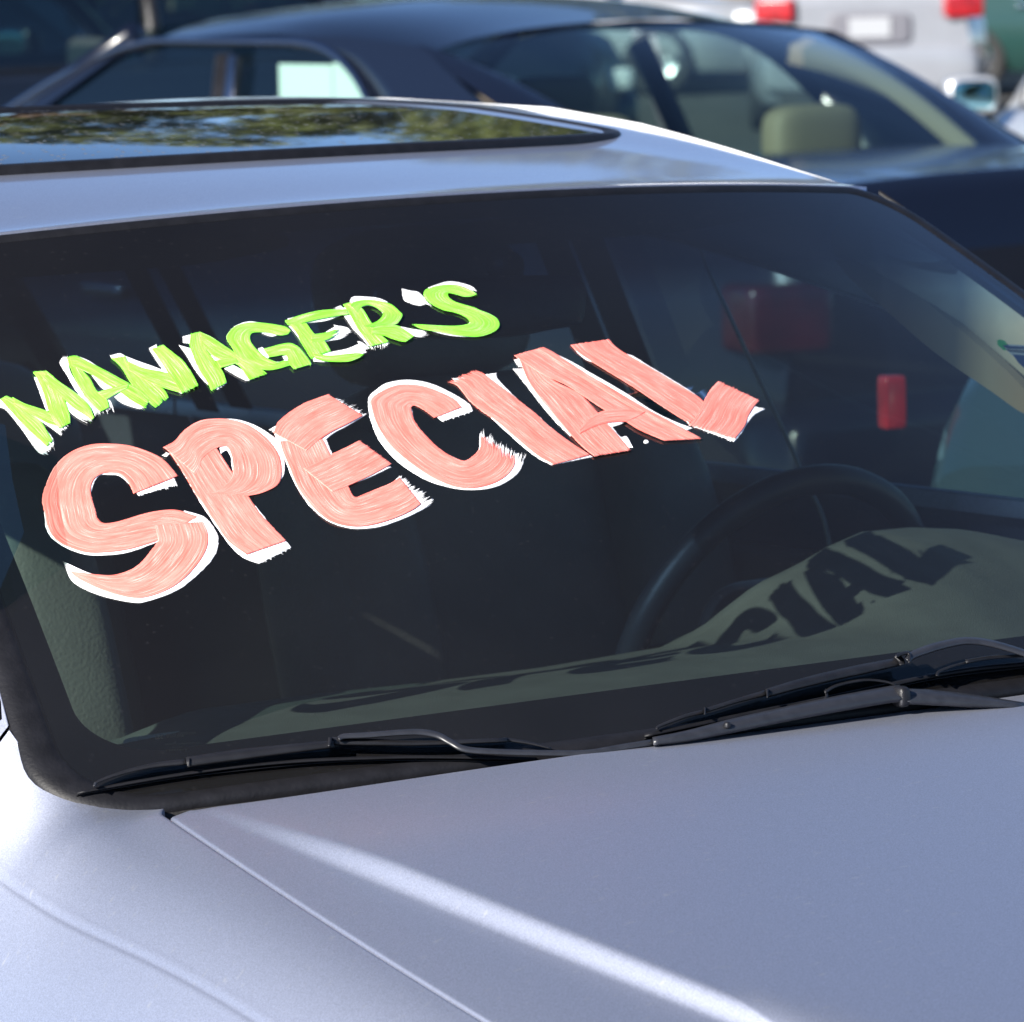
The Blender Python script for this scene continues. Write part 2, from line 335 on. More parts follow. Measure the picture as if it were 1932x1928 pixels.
# outer boundary of the glass surround, traced at its lower corner
cb, _, cuv = on_glass([0, 20, 55, 90, 115, 143, 196, 250, 305], [1294, 1375, 1424, 1457, 1483, 1502, 1521, 1528, 1530])
by = cb[:, 1][::-1]; bx = -cb[:, 0][::-1]; bz = cb[:, 2][::-1]
by0, bx0, bz0 = by[0], bx[0], bz[0]
def side_start(y):
    """where fender and door begin below the hood seam, the glass corner and the belt line"""
    y = np.asarray(y, float)
    xs = xseam(y)+.0; zs = zbody(xs, y)
    xc = np.interp(y, by, bx); zc = np.interp(y, by, bz)
    k = sstep(by0-.03, by0, y)
    x = np.where(y < by0, xs*(1-k)+bx0*k, xc); z = np.where(y < by0, zs*(1-k)+bz0*k, zc)
    yb = by[-1]
    b = sstep(yb, yb+.12, y)
    x = np.where(y > yb, bx[-1]*(1-b)+.775*b, x); z = np.where(y > yb, bz[-1]*(1-b)+(.075+.012*(y-yb))*b, z)
    return x, z
bd = cb[:, :2]*[-1, 1]; bdx = np.interp(np.linspace(0, 1, 60), np.linspace(0, 1, len(bd)), bd[:, 0]); bdy = np.interp(np.linspace(0, 1, 60), np.linspace(0, 1, len(bd)), bd[:, 1]); bdz = np.interp(np.linspace(0, 1, 60), np.linspace(0, 1, len(bd)), cb[:, 2])
bdd = bdz-zfend(bdx, bdy)
def zlift(x, y):     # the fender swells up to meet the glass corner
    d = np.hypot(x[:, None]-bdx, y[:, None]-bdy); dm = d.min(1); w = np.exp(-(d**2-dm[:, None]**2)/(.035**2+(.45*dm[:, None])**2)); mk = 1-(1-sstep(0, .05, x-xseam(y)))*(1-sstep(by0-.03, by0+.01, y))
    return mk*(w*bdd).sum(1)/w.sum(1)*np.exp(-(dm/.20)**2)
lp_ = np.array([hit(lambda x, y: zfend(x, y)+zlift(np.abs(x), y), *q) for q in [(10, 1667), (60, 1696), (105, 1722), (263, 1803), (368, 1859), (489, 1927)]])
kl = np.polyfit(lp_[:, 1], -lp_[:, 0], 2)
def side_surface(ys, s):
    ys = np.asarray(ys, float); x0, z0 = side_start(ys); rows = []; xl = np.polyval(kl, np.clip(ys, -.7, .12)); belt_ = ys > by[-1]
    qs = [('a', k) for k in np.linspace(0, 1, 26)[:-1]]+[('b', k) for k in np.linspace(0, 1, 15)[:-1]]+[('c', k) for k in np.linspace(0, 1, 26)]+[('d', k) for k in np.linspace(0, 1, 14)[1:]]
    xe = WB*.9997
    for t_, k in qs:
        if t_ == 'd': x = xe+.012*np.sin(k*PI)-.05*k**3+0*ys; z = z_end-(z_end+.78)*k
        else:
            x = x0+(xl-.008-x0)*k if t_ == 'a' else (xl-.008+.016*k if t_ == 'b' else xl+.008+(xe-xl-.008)*math.sin(k*PI/2))
            zl_ = np.where(belt_, (z0-zfend(x0, ys))*np.exp(-((x-x0)/.085)**2), zlift(x, ys)+(z0-zfend(x0, ys)-zlift(x0, ys))*np.exp(-((x-x0)/.05)**2)*sstep(by0-.03, by0+.02, ys)); low = np.abs(x-xl)
            z = zfend(x, ys)+zl_-.0012*np.exp(-(low/.0015)**2)+.0003*np.exp(-((low-.004)/.0016)**2)
        rows.append(np.stack([x*s, ys, z], -1)); z_end = z if t_ != 'd' else z_end
    P = np.array(rows); inner = P[:1].copy()
    d1 = inner.copy(); d1[..., 2] -= .022; d2 = inner.copy(); d2[..., 2] -= .0025
    P[0, :, 0] += s*.0015; P[0, :, 2] -= .0003
    return np.concatenate([d1, d2, P])
ysF = np.concatenate([np.linspace(YF, by0-.04, 90)[:-1], np.linspace(by0-.04, .070, 90)])
for s in (-1, 1):
    grid('fender', side_surface(ysF, s), M['silver'], car, flip=(s < 0))
    fd = grid('door', side_surface(np.concatenate([np.linspace(.0735, .3, 40)[:-1], np.linspace(.3, 1.18, 20)]), s), M['silver'], car, flip=(s < 0))
    rd = grid('door', side_surface(np.linspace(1.186, 2.1, 20), s), M['silver'], car, flip=(s < 0))
    grid('quarter_panel', side_surface(np.linspace(2.106, 3.25, 24), s), M['silver'], car, flip=(s < 0))
    for d_, yy in ((fd, 1.02), (rd, 1.95)):
        b = MB(); b.rbox((s*.955, yy, -.12), (.03, .20, .03), .6); b.obj('door_handle', M['silver'], d_)
# front and rear closing bodies
b = MB(); ys_ = YF-.012-np.array([0, .03, .06, .09, .11, .12, .12])
zz = np.array([-.02, -.06, -.12, -.22, -.35, -.5, -.75]); xs = np.linspace(-.90, .90, 30)
Pg = np.array([np.stack([xs*(1-.02*k), np.full_like(xs, ys_[k])+.16*(np.abs(xs)/.9)**3, zbody(xs, YF)*1.0+zz[k]+(.4-.4*(1-(np.minimum(np.abs(xs)/WB, .99))**5)**.2)], -1) for k in range(7)])
bp = grid('bumper', Pg, M['silver'], car, flip=True)
b = MB(); b.rbox((0, YF-.13, -.42), (1.0, .05, .14), .4); b.obj('grille', M['plastic'], bp)
for s in (-1, 1):
    b = MB(); b.rbox((s*.66, YF-.04, -.30), (.34, .12, .14), .5); b.obj('headlight', mat('headlight_lens', (.7, .72, .75), .08, coat=1), car)

# windshield -----------------------------------------------------------
def rrect(u0, u1, v0, v1, r, n=14, m=26):
    """rounded rectangle in (u, v), same point count for every call"""
    ru, rv = r/.69, r/.72; pts = []
    cs_ = [(u1-ru, v0+rv, -PI/2), (u1-ru, v1-rv, 0), (u0+ru, v1-rv, PI/2), (u0+ru, v0+rv, PI)]
    for k, (a, b_, t0) in enumerate(cs_):
        for t in np.linspace(t0, t0+PI/2, n): pts.append((a+ru*math.cos(t), b_+rv*math.sin(t)))
        na, nb, nt0 = cs_[(k+1) % 4]; p1 = (na+ru*math.cos(nt0), nb+rv*math.sin(nt0)); p0 = pts[-1]
        mm = m if k in (1, 3) else m
        for t in np.linspace(0, 1, mm+2)[1:-1]: pts.append((p0[0]+(p1[0]-p0[0])*t, p0[1]+(p1[1]-p0[1])*t))
    return np.array(pts)
O = rrect(-1.022, 1.022, -.034, 1.002, .072); G = rrect(-.985, .985, -.012, .982, .066); I = rrect(-.952, .952, .055, .970, .055)
def ring(A, B, ks_, hs):
    out = []
    for k, h in zip(ks_, hs):
        q = A*(1-k)+B*k; out.append(WS(q[:, 0], q[:, 1])+WN(q[:, 0], q[:, 1])*h)
    return np.array(out)
c0 = np.array([0, .5]); Rk = np.linspace(0.0, 1, 26)[1:]
GV = [WS(*c0)]; GU = [c0]
for k in Rk: q = c0+(G-c0)*k; GV += list(WS(q[:, 0], q[:, 1])); GU += list(q)
n_ = len(G); Fg = [(0, 1+j, 1+(j+1) % n_) for j in range(n_)]+gf(len(Rk), n_, True, 1)
wsh = mesh('windshield', GV, Fg, M['wind'], car, uv=[((a+1)/2, b_) for a, b_ in GU])
grid('glass_border', ring(G, I, [0, .5, 1], [-.003, -.003, -.003]), M['frit'], wsh, closed=True)
grid('glass_seal', ring(O, G, [-.15, 0, .12, .35, .55, .8, 1, 1.1], [-.03, -.005, .000, .0022, .0026, .0016, .0006, -.002]), M['rubber'], wsh, closed=True)

# painted letters -------------------------------------------------------
K1932 = 1932/3424
CR = dict(A=(120, 1440, 640/1932), B=(520, 1360, 480/1714), C=(880, 1300, 600/1932), D=(1200, 1240, 580/1932), E=(1480, 1140, 640/1932),
          F=(1700, 1120, 660/1932), G=(1880, 1120, 700/1932), g=(0, 1180, 400/1932), h=(180, 1120, 500/1932), i=(580, 1050, 500/1932), j=(940, 960, 500/1932), k=(1300, 920, 400/1932))
# every stroke: paint, crop, ragged start, ragged end, ribs (left x, left y, right x, right y) across the brush
S_ = {}
def letter(k, *st): S_[k] = st
letter('S_big',
 ('w','A',6,0,[(1425,545,1035,655),(1330,350,960,560),(1150,240,850,460),(950,170,740,445),(750,160,650,450),(350,240,590,520),(110,560,555,640),(80,700,540,720),(110,1000,600,900),(250,1150,680,950),(480,1245,780,950),(700,1257,900,930),(950,1225,1100,880),(1215,1130,1430,815)]),
 ('w','A',0,14,[(1500,805,1200,1110),(1700,870,1230,1130),(1810,1000,1240,1150),(1843,1110,1230,1180),(1800,1270,1180,1240),(1650,1440,1090,1330),(1430,1610,960,1420),(1150,1715,780,1460),(980,1735,650,1460),(640,1660,540,1435),(380,1530,420,1385),(285,1345,290,1325)]),
 ('p','A',3,0,[(1435,455,985,635),(1300,300,935,530),(1150,215,850,445),(950,150,760,425),(750,130,690,430),(550,140,640,450),(350,215,590,490),(200,350,560,560),(110,520,560,640),(65,680,580,720),(85,820,605,800),(130,1000,625,880),(240,1130,680,930),(480,1225,780,925),(700,1230,900,895),(900,1205,1080,840),(1060,1165,1250,805),(1225,1110,1430,800),(1235,1090,1650,870)]),
 ('p','A',0,8,[(1690,915,1190,940),(1740,1040,1225,1090),(1730,1180,1215,1140),(1640,1340,1150,1220),(1490,1500,1070,1320),(1300,1620,950,1405),(1050,1690,780,1455),(800,1650,620,1450),(600,1580,540,1440),(440,1500,400,1425),(352,1432,345,1422)]))
letter('P_big',
 ('w','B',5,9,[(180,560,500,480),(330,790,750,600),(560,1180,1110,1070),(860,1620,1400,1440),(1040,1795,1520,1560),(1240,1875,1625,1680)]),
 ('w','B',0,0,[(700,142,780,560),(950,148,850,520),(1150,203,880,560),(1310,288,900,600),(1450,398,910,680),(1520,560,915,720),(1540,680,920,750),(1520,840,925,800),(1400,920,930,850)]),
 ('p','B',3,3,[(150,520,690,420),(330,790,800,600),(430,960,920,780),(560,1170,1110,1060),(700,1370,1250,1270),(860,1600,1400,1430),(1080,1765,1560,1597)]),
 ('p','B',2,6,[(95,480,480,805),(230,405,520,740),(350,270,560,630),(520,170,650,545),(700,140,740,490),(900,150,830,475),(1100,210,870,500),(1270,320,900,560),(1400,450,915,640),(1480,580,920,720),(1510,720,920,790),(1500,860,890,860),(1440,950,830,930),(1270,1030,750,990),(1100,1065,600,1028)]),
 ('w','B',6,6,[(75,580,130,545),(130,600,170,560)]))
letter('E_big',
 ('w','C',5,12,[(100,440,680,545),(190,640,740,690),(300,930,850,950),(430,1170,900,1100),(560,1320,960,1160),(720,1435,1000,1190),(900,1495,1100,1180),(1060,1508,1200,1120),(1300,1475,1300,1060),(1600,1360,1400,1000),(1870,1215,1475,930)]),
 ('w','C',8,18,[(60,440,640,640),(200,360,680,550),(400,230,760,480),(600,130,900,405),(780,95,1120,275)]),
 ('w','C',0,0,[(600,800,1000,1010),(900,650,1150,955),(1050,600,1378,845)]),
 ('p','C',0,4,[(180,560,640,530),(210,680,720,690),(290,870,800,850),(370,1060,900,1010),(470,1200,940,1090),(600,1340,965,1140),(750,1440,985,1160),(950,1482,1015,1163),(1150,1470,1090,1130),(1400,1400,1250,1065),(1600,1310,1380,1010),(1700,1240,1465,950)]),
 ('p','C',2,4,[(105,470,470,670),(160,360,560,590),(270,260,640,530),(430,160,760,455),(580,100,900,385),(700,58,1075,290)]),
 ('p','C',0,5,[(410,860,740,1115),(600,775,850,1075),(750,695,980,1020),(900,625,1150,940),(1035,555,1388,810)]))
letter('C_big',
 ('w','D',6,26,[(1270,450,925,562),(1230,370,850,500),(1080,270,760,440),(880,170,680,400),(700,115,620,385),(500,100,595,385),(300,140,585,400),(180,220,585,420),(112,290,590,430),(105,400,600,470),(130,540,610,520),(200,730,650,620),(320,900,740,720),(480,1050,850,830),(700,1190,960,910),(900,1270,1080,970),(1150,1322,1160,1000),(1400,1318,1210,990),(1600,1260,1280,940),(1780,1130,1340,860),(1850,960,1340,690)]),
 ('p','D',3,16,[(1150,400,840,522),(1060,310,760,460),(900,230,680,410),(750,175,630,390),(600,150,600,390),(430,155,590,400),(250,225,587,410),(130,320,585,420),(145,430,597,470),(180,560,620,550),(250,690,680,640),(350,830,760,730),(500,970,860,830),(700,1120,980,920),(900,1230,1080,970),(1100,1298,1160,998),(1300,1305,1210,990),(1500,1255,1270,945),(1650,1165,1320,900),(1735,1050,1350,840),(1735,950,1355,720)]))
letter('I_big',
 ('w','E',3,2,[(100,380,540,325),(200,500,570,400),(530,812,800,625),(680,950,950,740),(820,1075,1080,860),(960,1180,1250,1000),(1100,1253,1515,1170)]),
 ('p','E',12,3,[(50,415,335,290),(150,455,420,330),(260,590,540,420),(380,700,650,500),(530,800,800,620),(680,930,950,740),(820,1050,1080,860),(960,1160,1250,990),(1110,1250,1490,1150)]))
letter('A_big',
 ('w','E',0,0,[(710,280,900,280),(860,468,1050,420),(1000,650,1200,600),(1150,825,1350,740),(1290,960,1500,880)]),
 ('w','E',0,3,[(720,190,800,170),(770,262,900,260)]),
 ('w','E',0,6,[(1500,1000,1715,868),(1650,1080,1795,965),(1750,1110,1860,965),(1885,1080,1922,1075)]),
 ('w','F',4,2,[(200,250,350,135),(450,400,600,250),(650,500,800,366),(850,600,1000,480),(1000,700,1200,600),(1200,830,1400,732),(1400,920,1620,843),(1650,965,1805,913)]),
 ('w','F',0,8,[(930,855,1010,902),(1060,842,1080,882),(1142,842,1125,862)]),
 ('p','E',2,6,[(770,180,1000,290),(850,380,1130,400),(960,550,1370,520),(1090,710,1470,610),(1250,900,1570,720),(1400,1060,1720,890),(1530,1165,1905,1100)]),
 ('p','F',3,6,[(345,118,55,200),(440,165,115,245),(600,268,330,385),(800,395,560,490),(1000,510,720,590),(1200,630,940,735),(1400,745,1150,850),(1600,850,1290,935),(1900,1015,1525,1035)]),
 ('p','F',2,2,[(690,930,700,965),(770,830,830,905),(870,765,950,865),(960,735,1070,850),(1150,720,1160,850),(1350,750,1220,820)]))
letter('L_big',
 ('w','G',0,0,[(120,140,300,130),(215,223,420,160),(400,300,620,180),(600,400,800,283),(800,520,1000,402),(1000,640,1200,527),(1165,820,1295,604)]),
 ('w','G',6,6,[(1400,560,1875,685),(1300,680,1770,740),(1250,780,1700,830),(1180,830,1660,900),(1165,828,1590,985)]),
 ('p','G',3,0,[(75,92,435,40),(150,165,500,110),(300,265,620,190),(500,385,800,290),(700,510,1000,410),(900,645,1180,520),(1080,760,1295,600),(1180,815,1350,700)]),
 ('p','G',6,6,[(1440,425,1825,605),(1370,500,1775,660),(1300,615,1720,750),(1245,720,1690,840),(1170,825,1600,955)]))
letter('dot', ('w','F',0,0,[(1322,1044,1324,1046),(1335,1028,1330,1058),(1350,1026,1348,1062),(1366,1034,1364,1058),(1374,1045,1372,1048)]))
letter('M_small',
 ('w','g',0,14,[(-40,870,0,740),(80,910,200,800),(200,1040,450,980),(350,1230,700,1200),(500,1450,800,1300),(620,1600,870,1420),(745,1660,880,1490)]),
 ('w','g',0,10,[(500,1000,560,950),(690,1120,800,1000),(850,1230,970,1050),(990,1335,1140,1150)]),
 ('w','g',0,0,[(550,390,720,400),(640,640,800,650),(700,800,850,800),(750,935,900,930)]),
 ('w','g',0,14,[(1060,785,1200,700),(1110,930,1350,850),(1250,1050,1450,950),(1430,1145,1530,1050)]),
 ('n','g',8,8,[(0,750,110,690),(130,890,300,790),(290,1070,470,960),(430,1220,640,1080),(590,1360,740,1220),(750,1510,850,1410)]),
 ('n','g',0,4,[(200,710,200,830),(400,815,450,960),(600,880,640,1070),(780,945,800,1150),(1000,1060,1010,1215)]),
 ('n','g',5,6,[(530,310,750,290),(590,400,900,420),(700,650,1000,640),(770,900,1080,850),(840,1050,1130,1010),(950,1215,1135,1130)]),
 ('n','g',0,4,[(760,300,650,420),(960,460,850,600),(1150,590,1050,770),(1310,710,1200,900),(1440,850,1330,980),(1520,1040,1480,1080)]))
letter('A_first',
 ('w','h',6,16,[(100,300,180,280),(82,370,200,430),(170,520,260,560),(260,680,400,760),(350,800,600,850),(450,920,720,840),(500,1060,775,960)]),
 ('w','h',5,12,[(290,265,480,500),(450,330,520,560),(620,440,640,700),(730,490,750,690),(1000,700,870,780),(1160,860,960,900),(1170,930,1125,962)]),
 ('w','h',0,8,[(780,800,850,740),(900,890,980,800),(1120,962,1170,900)]),
 ('w','h',0,0,[(640,715,695,830),(760,690,850,742)]),
 ('n','h',4,3,[(165,290,290,270),(215,430,380,460),(290,600,470,560),(390,780,560,720),(500,910,690,830),(600,990,715,930)]),
 ('n','h',3,9,[(200,275,230,400),(300,270,330,440),(470,355,480,510),(620,430,620,600),(750,500,750,680),(970,620,870,750),(1120,700,1020,860),(1240,810,1190,950)]),
 ('n','h',0,3,[(560,740,640,800),(640,712,690,825),(760,680,830,745),(980,620,950,690)]))
letter('N_small',
 ('w','h',6,0,[(725,265,860,235),(760,310,940,290),(900,400,960,400)]),
 ('w','h',6,0,[(880,255,960,330),(1100,340,1050,450),(1300,410,1250,520),(1470,480,1420,620)]),
 ('w','h',3,0,[(1230,170,1330,120),(1260,230,1350,200),(1350,370,1450,350),(1440,490,1550,480)]),
 ('w','h',0,10,[(1500,690,1700,600),(1650,760,1800,690)]),
 ('n','h',5,10,[(740,300,930,275),(860,410,970,380),(980,600,1180,500),(1100,760,1330,620),(1200,850,1440,720),(1310,940,1485,805)]),
 ('n','h',3,4,[(950,330,960,450),(1150,420,1130,560),(1400,470,1330,650),(1540,520,1500,710),(1700,620,1650,750)]),
 ('n','h',6,8,[(1265,180,1420,130),(1380,340,1560,240),(1480,500,1670,330),(1570,630,1780,480),(1650,755,1872,650)]))
letter('A_second',
 ('w','i',3,0,[(120,290,230,265),(125,370,230,380)]),
 ('w','i',0,8,[(70,400,250,450),(170,540,300,600),(280,720,400,760),(400,870,520,850),(550,990,695,890)]),
 ('w','i',0,6,[(650,700,760,650),(780,780,900,730),(940,865,1020,850)]),
 ('w','i',0,0,[(480,515,600,560),(530,605,600,600)]),
 ('n','i',4,9,[(220,260,350,230),(210,400,400,420),(260,560,470,520),(340,740,570,640),(430,870,650,760),(490,990,690,880)]),
 ('n','i',3,8,[(350,232,350,380),(480,290,480,520),(620,380,590,590),(750,470,740,620),(900,580,860,680),(1050,640,930,790),(1210,770,980,850)]),
 ('n','i',0,0,[(540,600,600,700),(680,570,700,670),(820,570,860,620)]))
letter('G_small',
 ('w','i',5,0,[(780,160,850,220),(900,110,950,200),(1000,95,1050,170),(1120,110,1120,160)]),
 ('w','i',0,4,[(1110,232,1130,200),(1250,287,1280,230),(1330,280,1350,240)]),
 ('w','i',8,0,[(1080,450,1150,430),(1150,520,1200,470),(1220,573,1260,540)]),
 ('w','i',0,0,[(1405,545,1470,530),(1432,590,1480,590),(1400,612,1440,630),(1330,618,1370,650)]),
 ('w','i',4,4,[(1560,400,1640,440),(1600,560,1720,540),(1640,680,1792,648)]),
 ('n','i',4,6,[(1510,210,1480,262),(1440,160,1370,275),(1250,125,1220,240),(1050,105,1080,235),(900,120,1010,250),(780,170,990,300),(700,260,1000,350),(690,330,1030,400),(760,440,1090,470),(830,590,1200,560),(950,640,1280,600),(1100,705,1350,620),(1230,725,1430,600),(1360,705,1470,600),(1510,660,1500,590)]),
 ('n','i',6,5,[(1160,450,1240,560),(1250,425,1330,545),(1400,385,1410,530),(1520,375,1490,540),(1620,420,1560,540)]),
 ('n','i',0,8,[(1430,470,1620,420),(1480,580,1700,520),(1500,650,1740,570),(1555,710,1785,645)]))
letter('E_small',
 ('w','j',4,8,[(85,405,110,520),(230,375,300,472),(500,330,560,440),(700,300,700,395),(860,250,850,330)]),
 ('w','j',0,14,[(500,640,560,710),(640,540,660,690),(760,500,770,670),(910,560,880,610)]),
 ('w','j',0,14,[(400,880,420,960),(600,845,600,965),(850,795,850,900),(1010,740,1060,860),(1150,795,1130,840)]),
 ('w','j',0,0,[(100,500,200,500),(200,620,300,600),(290,770,350,760)]),
 ('w','j',3,10,[(670,483,680,486),(740,500,730,545),(850,520,820,600),(912,568,880,600)]),
 ('w','j',3,10,[(980,700,990,706),(1040,712,1020,760),(1150,790,1080,820)]),
 ('n','j',3,6,[(48,432,90,490),(120,405,190,490),(300,345,350,445),(500,300,550,400),(700,285,740,370),(850,280,880,350)]),
 ('n','j',4,0,[(100,480,330,465),(200,600,430,600),(270,740,560,690),(390,930,650,830)]),
 ('n','j',4,14,[(380,610,390,715),(550,590,560,690),(740,530,720,620)]),
 ('n','j',2,10,[(400,840,440,920),(600,880,600,960),(850,860,850,965),(1000,850,970,930),(1080,868,1070,878)]))
letter('R_small',
 ('w','j',10,6,[(880,190,990,300),(930,125,1040,260),(1080,122,1130,240),(1250,140,1245,268),(1380,190,1312,335)]),
 ('w','j',4,14,[(1080,640,1290,610),(1150,765,1395,710),(1170,800,1395,745)]),
 ('w','j',0,12,[(1480,495,1500,580),(1700,540,1680,620),(1830,560,1770,645),(1932,600,1880,645)]),
 ('w','j',0,0,[(810,365,900,360),(930,540,1000,520),(1040,650,1080,620),(1135,770,1180,700)]),
 ('w','j',12,0,[(660,280,700,300),(770,235,830,290)]),
 ('n','j',4,6,[(800,225,900,200),(870,330,1045,270),(975,520,1170,460),(1060,640,1290,610),(1150,765,1395,700)]),
 ('n','j',6,8,[(890,230,980,330),(960,180,1040,255),(1120,160,1130,230),(1290,180,1230,265),(1430,225,1300,320),(1530,310,1315,345),(1570,360,1300,385),(1530,440,1240,440),(1460,485,1180,465),(1200,520,1060,500)]),
 ('n','j',0,6,[(1170,520,1150,600),(1300,490,1330,630),(1490,490,1440,670),(1620,560,1540,700),(1722,630,1600,712)]))
letter('apostrophe', ('w','k',8,14,[(208,215,212,225),(345,248,240,385),(470,270,330,445),(560,350,500,492),(620,430,600,470),(700,500,690,510)]))
letter('S_small',
 ('w','k',14,4,[(1425,240,1400,300),(1300,165,1250,250),(1100,112,1080,200),(940,105,900,200),(770,152,750,220),(640,200,660,260)]),
 ('w','k',0,0,[(1010,285,1050,262),(1100,320,1130,280)]),
 ('w','k',0,0,[(1240,665,1350,670),(1308,740,1400,740),(1285,785,1370,800)]),
 ('w','k',4,0,[(700,905,760,870),(900,957,920,900),(1100,987,1110,940),(1400,1000,1400,960)]),
 ('n','k',16,12,[(1425,300,1340,345),(1300,225,1210,345),(1150,165,1100,315),(1000,148,1000,293),(850,158,965,290),(700,190,955,310),(590,240,970,350),(565,300,1010,390),(590,370,1080,430),(680,460,1200,470),(870,560,1380,520),(1050,600,1480,565),(1200,655,1620,620),(1280,710,1740,690),(1310,755,1795,785),(1290,780,1750,880),(1200,805,1600,960),(1080,816,1400,995),(900,815,1100,970),(700,805,800,918),(520,795,550,872),(370,788,375,800)]))
LAB = dict(S_big='first coral S of the lower word', P_big='coral letter P', E_big='coral letter E', C_big='coral letter C', I_big='coral letter I', A_big='coral letter A', L_big='coral letter L', dot='small white paint dot below the coral A',
           M_small='green letter M', A_first='green A after the M', N_small='green letter N', A_second='green A before the G', G_small='green letter G', E_small='green letter E', R_small='green letter R', apostrophe='white apostrophe before the green S', S_small='green letter S')
MI = {'w': 0, 'p': 1, 'n': 2}
def build_letter(key, strokes, zbase):
    V = []; Fc = []; UV = []; RUN = []; mi = []
    for si, (c, crop, rs, re_, ribs) in enumerate(strokes):
        x0, y0, s = CR[crop]; R_ = np.array(ribs, float); n = 10 if key != 'dot' else 4; R_ = cr(R_, n)
        A = np.stack([(x0+R_[:, 0]*s)*K1932, (y0+R_[:, 1]*s)*K1932], -1); B = np.stack([(x0+R_[:, 2]*s)*K1932, (y0+R_[:, 3]*s)*K1932], -1)
        m = 64 if np.linalg.norm(A-B, axis=1).max() > 35 else 34
        if key == 'dot': m = 8
        t = np.linspace(0, 1, m)[None, :, None]; P = A[:, None]*(1-t)+B[:, None]*t
        big = m == 64; amp = .5 if big else .33
        # bristles that overrun or fall short at either end
        def ragged(P, L_, idx):
            if L_ <= 0: return P
            d = P[idx]-P[idx+1 if idx == 0 else idx-3]; d /= np.linalg.norm(d, axis=1)[:, None]+1e-6
            j = rng.random(m)**2*L_*amp*1.1; j = np.where(rng.random(m) < .25, j*1.5, j)
            q = P[idx]+d*(j[:, None]-L_*.15)
            if idx == 0: return np.concatenate([q[None], P], 0)
            return np.concatenate([P, q[None]], 0)
        P = ragged(P, rs, 0); P = ragged(P, re_, -1)
        # a slightly wavering edge
        w = rng.normal(0, .35 if big else .25, (len(P),)); P[:, 0, 0] += w; P[:, -1, 0] += np.roll(w, 3)
        nn = len(P); mid = (P[:, 0]+P[:, -1])/2; ln = np.concatenate([[0], np.cumsum(np.linalg.norm(np.diff(mid, axis=0), axis=1))])
        wid = np.linalg.norm(P[:, 0]-P[:, -1], axis=1).mean()
        hh = zbase+(.0004 if c == 'w' else .0009)+si*.00018
        h = np.full((nn, m), hh); h[:, 0] = hh*.25; h[:, -1] = hh*.25; h[0] = hh*.25; h[-1] = hh*.25
        h[1:-1, 1:-1] += rng.normal(0, .00007, m-2)[None, :]
        X, N, _ = on_glass(P[..., 0].ravel(), P[..., 1].ravel(), h.ravel())
        o = len(V); V += X.tolist(); Fc += gf(nn, m, False, o); mi += [MI[c]]*((nn-1)*(m-1))
        uu = np.linspace(0, 1, m)[None, :]*wid/60+si*7.3+zbase*999; vv = ln[:, None]/60+si*3.1
        UV += np.stack([uu+0*vv, vv+0*uu], -1).reshape(-1, 2).tolist()
        e = np.full(nn, 0.); tot = ln[-1]
        if rs > 4: e = np.maximum(e, np.clip(1-ln/(rs*1.3+3), 0, 1)*.60*min(1, rs/12))
        if re_ > 4: e = np.maximum(e, np.clip(1-(tot-ln)/(re_*1.6+3), 0, 1)*.66*min(1, re_/12))
        eb = np.full((nn, m), 0.)+e[:, None]
        if c == 'w' and not big: eb += .10
        RUN += (eb).ravel().tolist()
    o = mesh('painted_letter' if key not in ('dot', 'apostrophe') else {'dot': 'paint_dot', 'apostrophe': 'painted_apostrophe'}[key], V, Fc, [M['white'], M['pink'], M['green']], wsh, True, UV, RUN, mi=mi)
    o['label'] = LAB[key]; return o
for k, key in enumerate(S_): build_letter(key, S_[key], .0001+.00012*(k % 3))
# small printing on the lower left corner of the glass and a sticker on the right
def glass_quads(name, quads, m, h=-.004):
    V = []; Fc = []
    for q in quads:
        q = np.array(q, float); X, _, _ = on_glass(q[:, 0], q[:, 1], np.full(len(q), h)); Fc.append(tuple(range(len(V), len(V)+len(q)))); V += X.tolist()
    return mesh(name, V, Fc, m, wsh, False)
pr = random.Random(3); q = []
def zc(x, y): return ((360+x*.22774)*K1932, (2400+y*.22774)*K1932)
for (xa, xb, ya, sl_, hh_, gap) in [(700, 815, 255, -.06, 60, 42), (860, 1290, 235, -.06, 26, 26), (870, 1120, 270, -.06, 22, 26), (980, 1010, 350, 0, 16, 30), (850, 1360, 382, -.05, 20, 24), (950, 1060, 425, -.06, 16, 92), (860, 1150, 468, -.04, 20, 40)]:
    x = xa
    while x < xb:
        w = gap*.62; y = ya+(x-xa)*sl_
        k = pr.random()
        q.append([zc(x, y), zc(x+w*.3, y), zc(x+w*.3, y+hh_), zc(x, y+hh_)])
        if k > .3: q.append([zc(x+w*.3, y), zc(x+w, y-1), zc(x+w, y+hh_*.25), zc(x+w*.3, y+hh_*.25)])
        if k > .6 or gap > 40: q.append([zc(x+w*.3, y+hh_*.75), zc(x+w, y+hh_*.75), zc(x+w, y+hh_), zc(x+w*.3, y+hh_)])
        x += gap
glass_quads('etched_glass_marking', q, mat('etched_print', (.01, .012, .012), .7), -.0015)
stk = glass_quads('inspection_sticker', [[(1889, 652), (1896, 649), (1932, 651), (1990, 655), (1990, 735), (1932, 690)]], mat('pale_sticker', (.45, .55, .62), .5), -.004)
def sub(name, quads, m, h):
    V = []; Fc = []
    for q in quads:
        q = np.array(q, float); X, _, _ = on_glass(q[:, 0], q[:, 1], np.full(len(q), h)); Fc.append(tuple(range(len(V), len(V)+len(q)))); V += X.tolist()
    return V, Fc
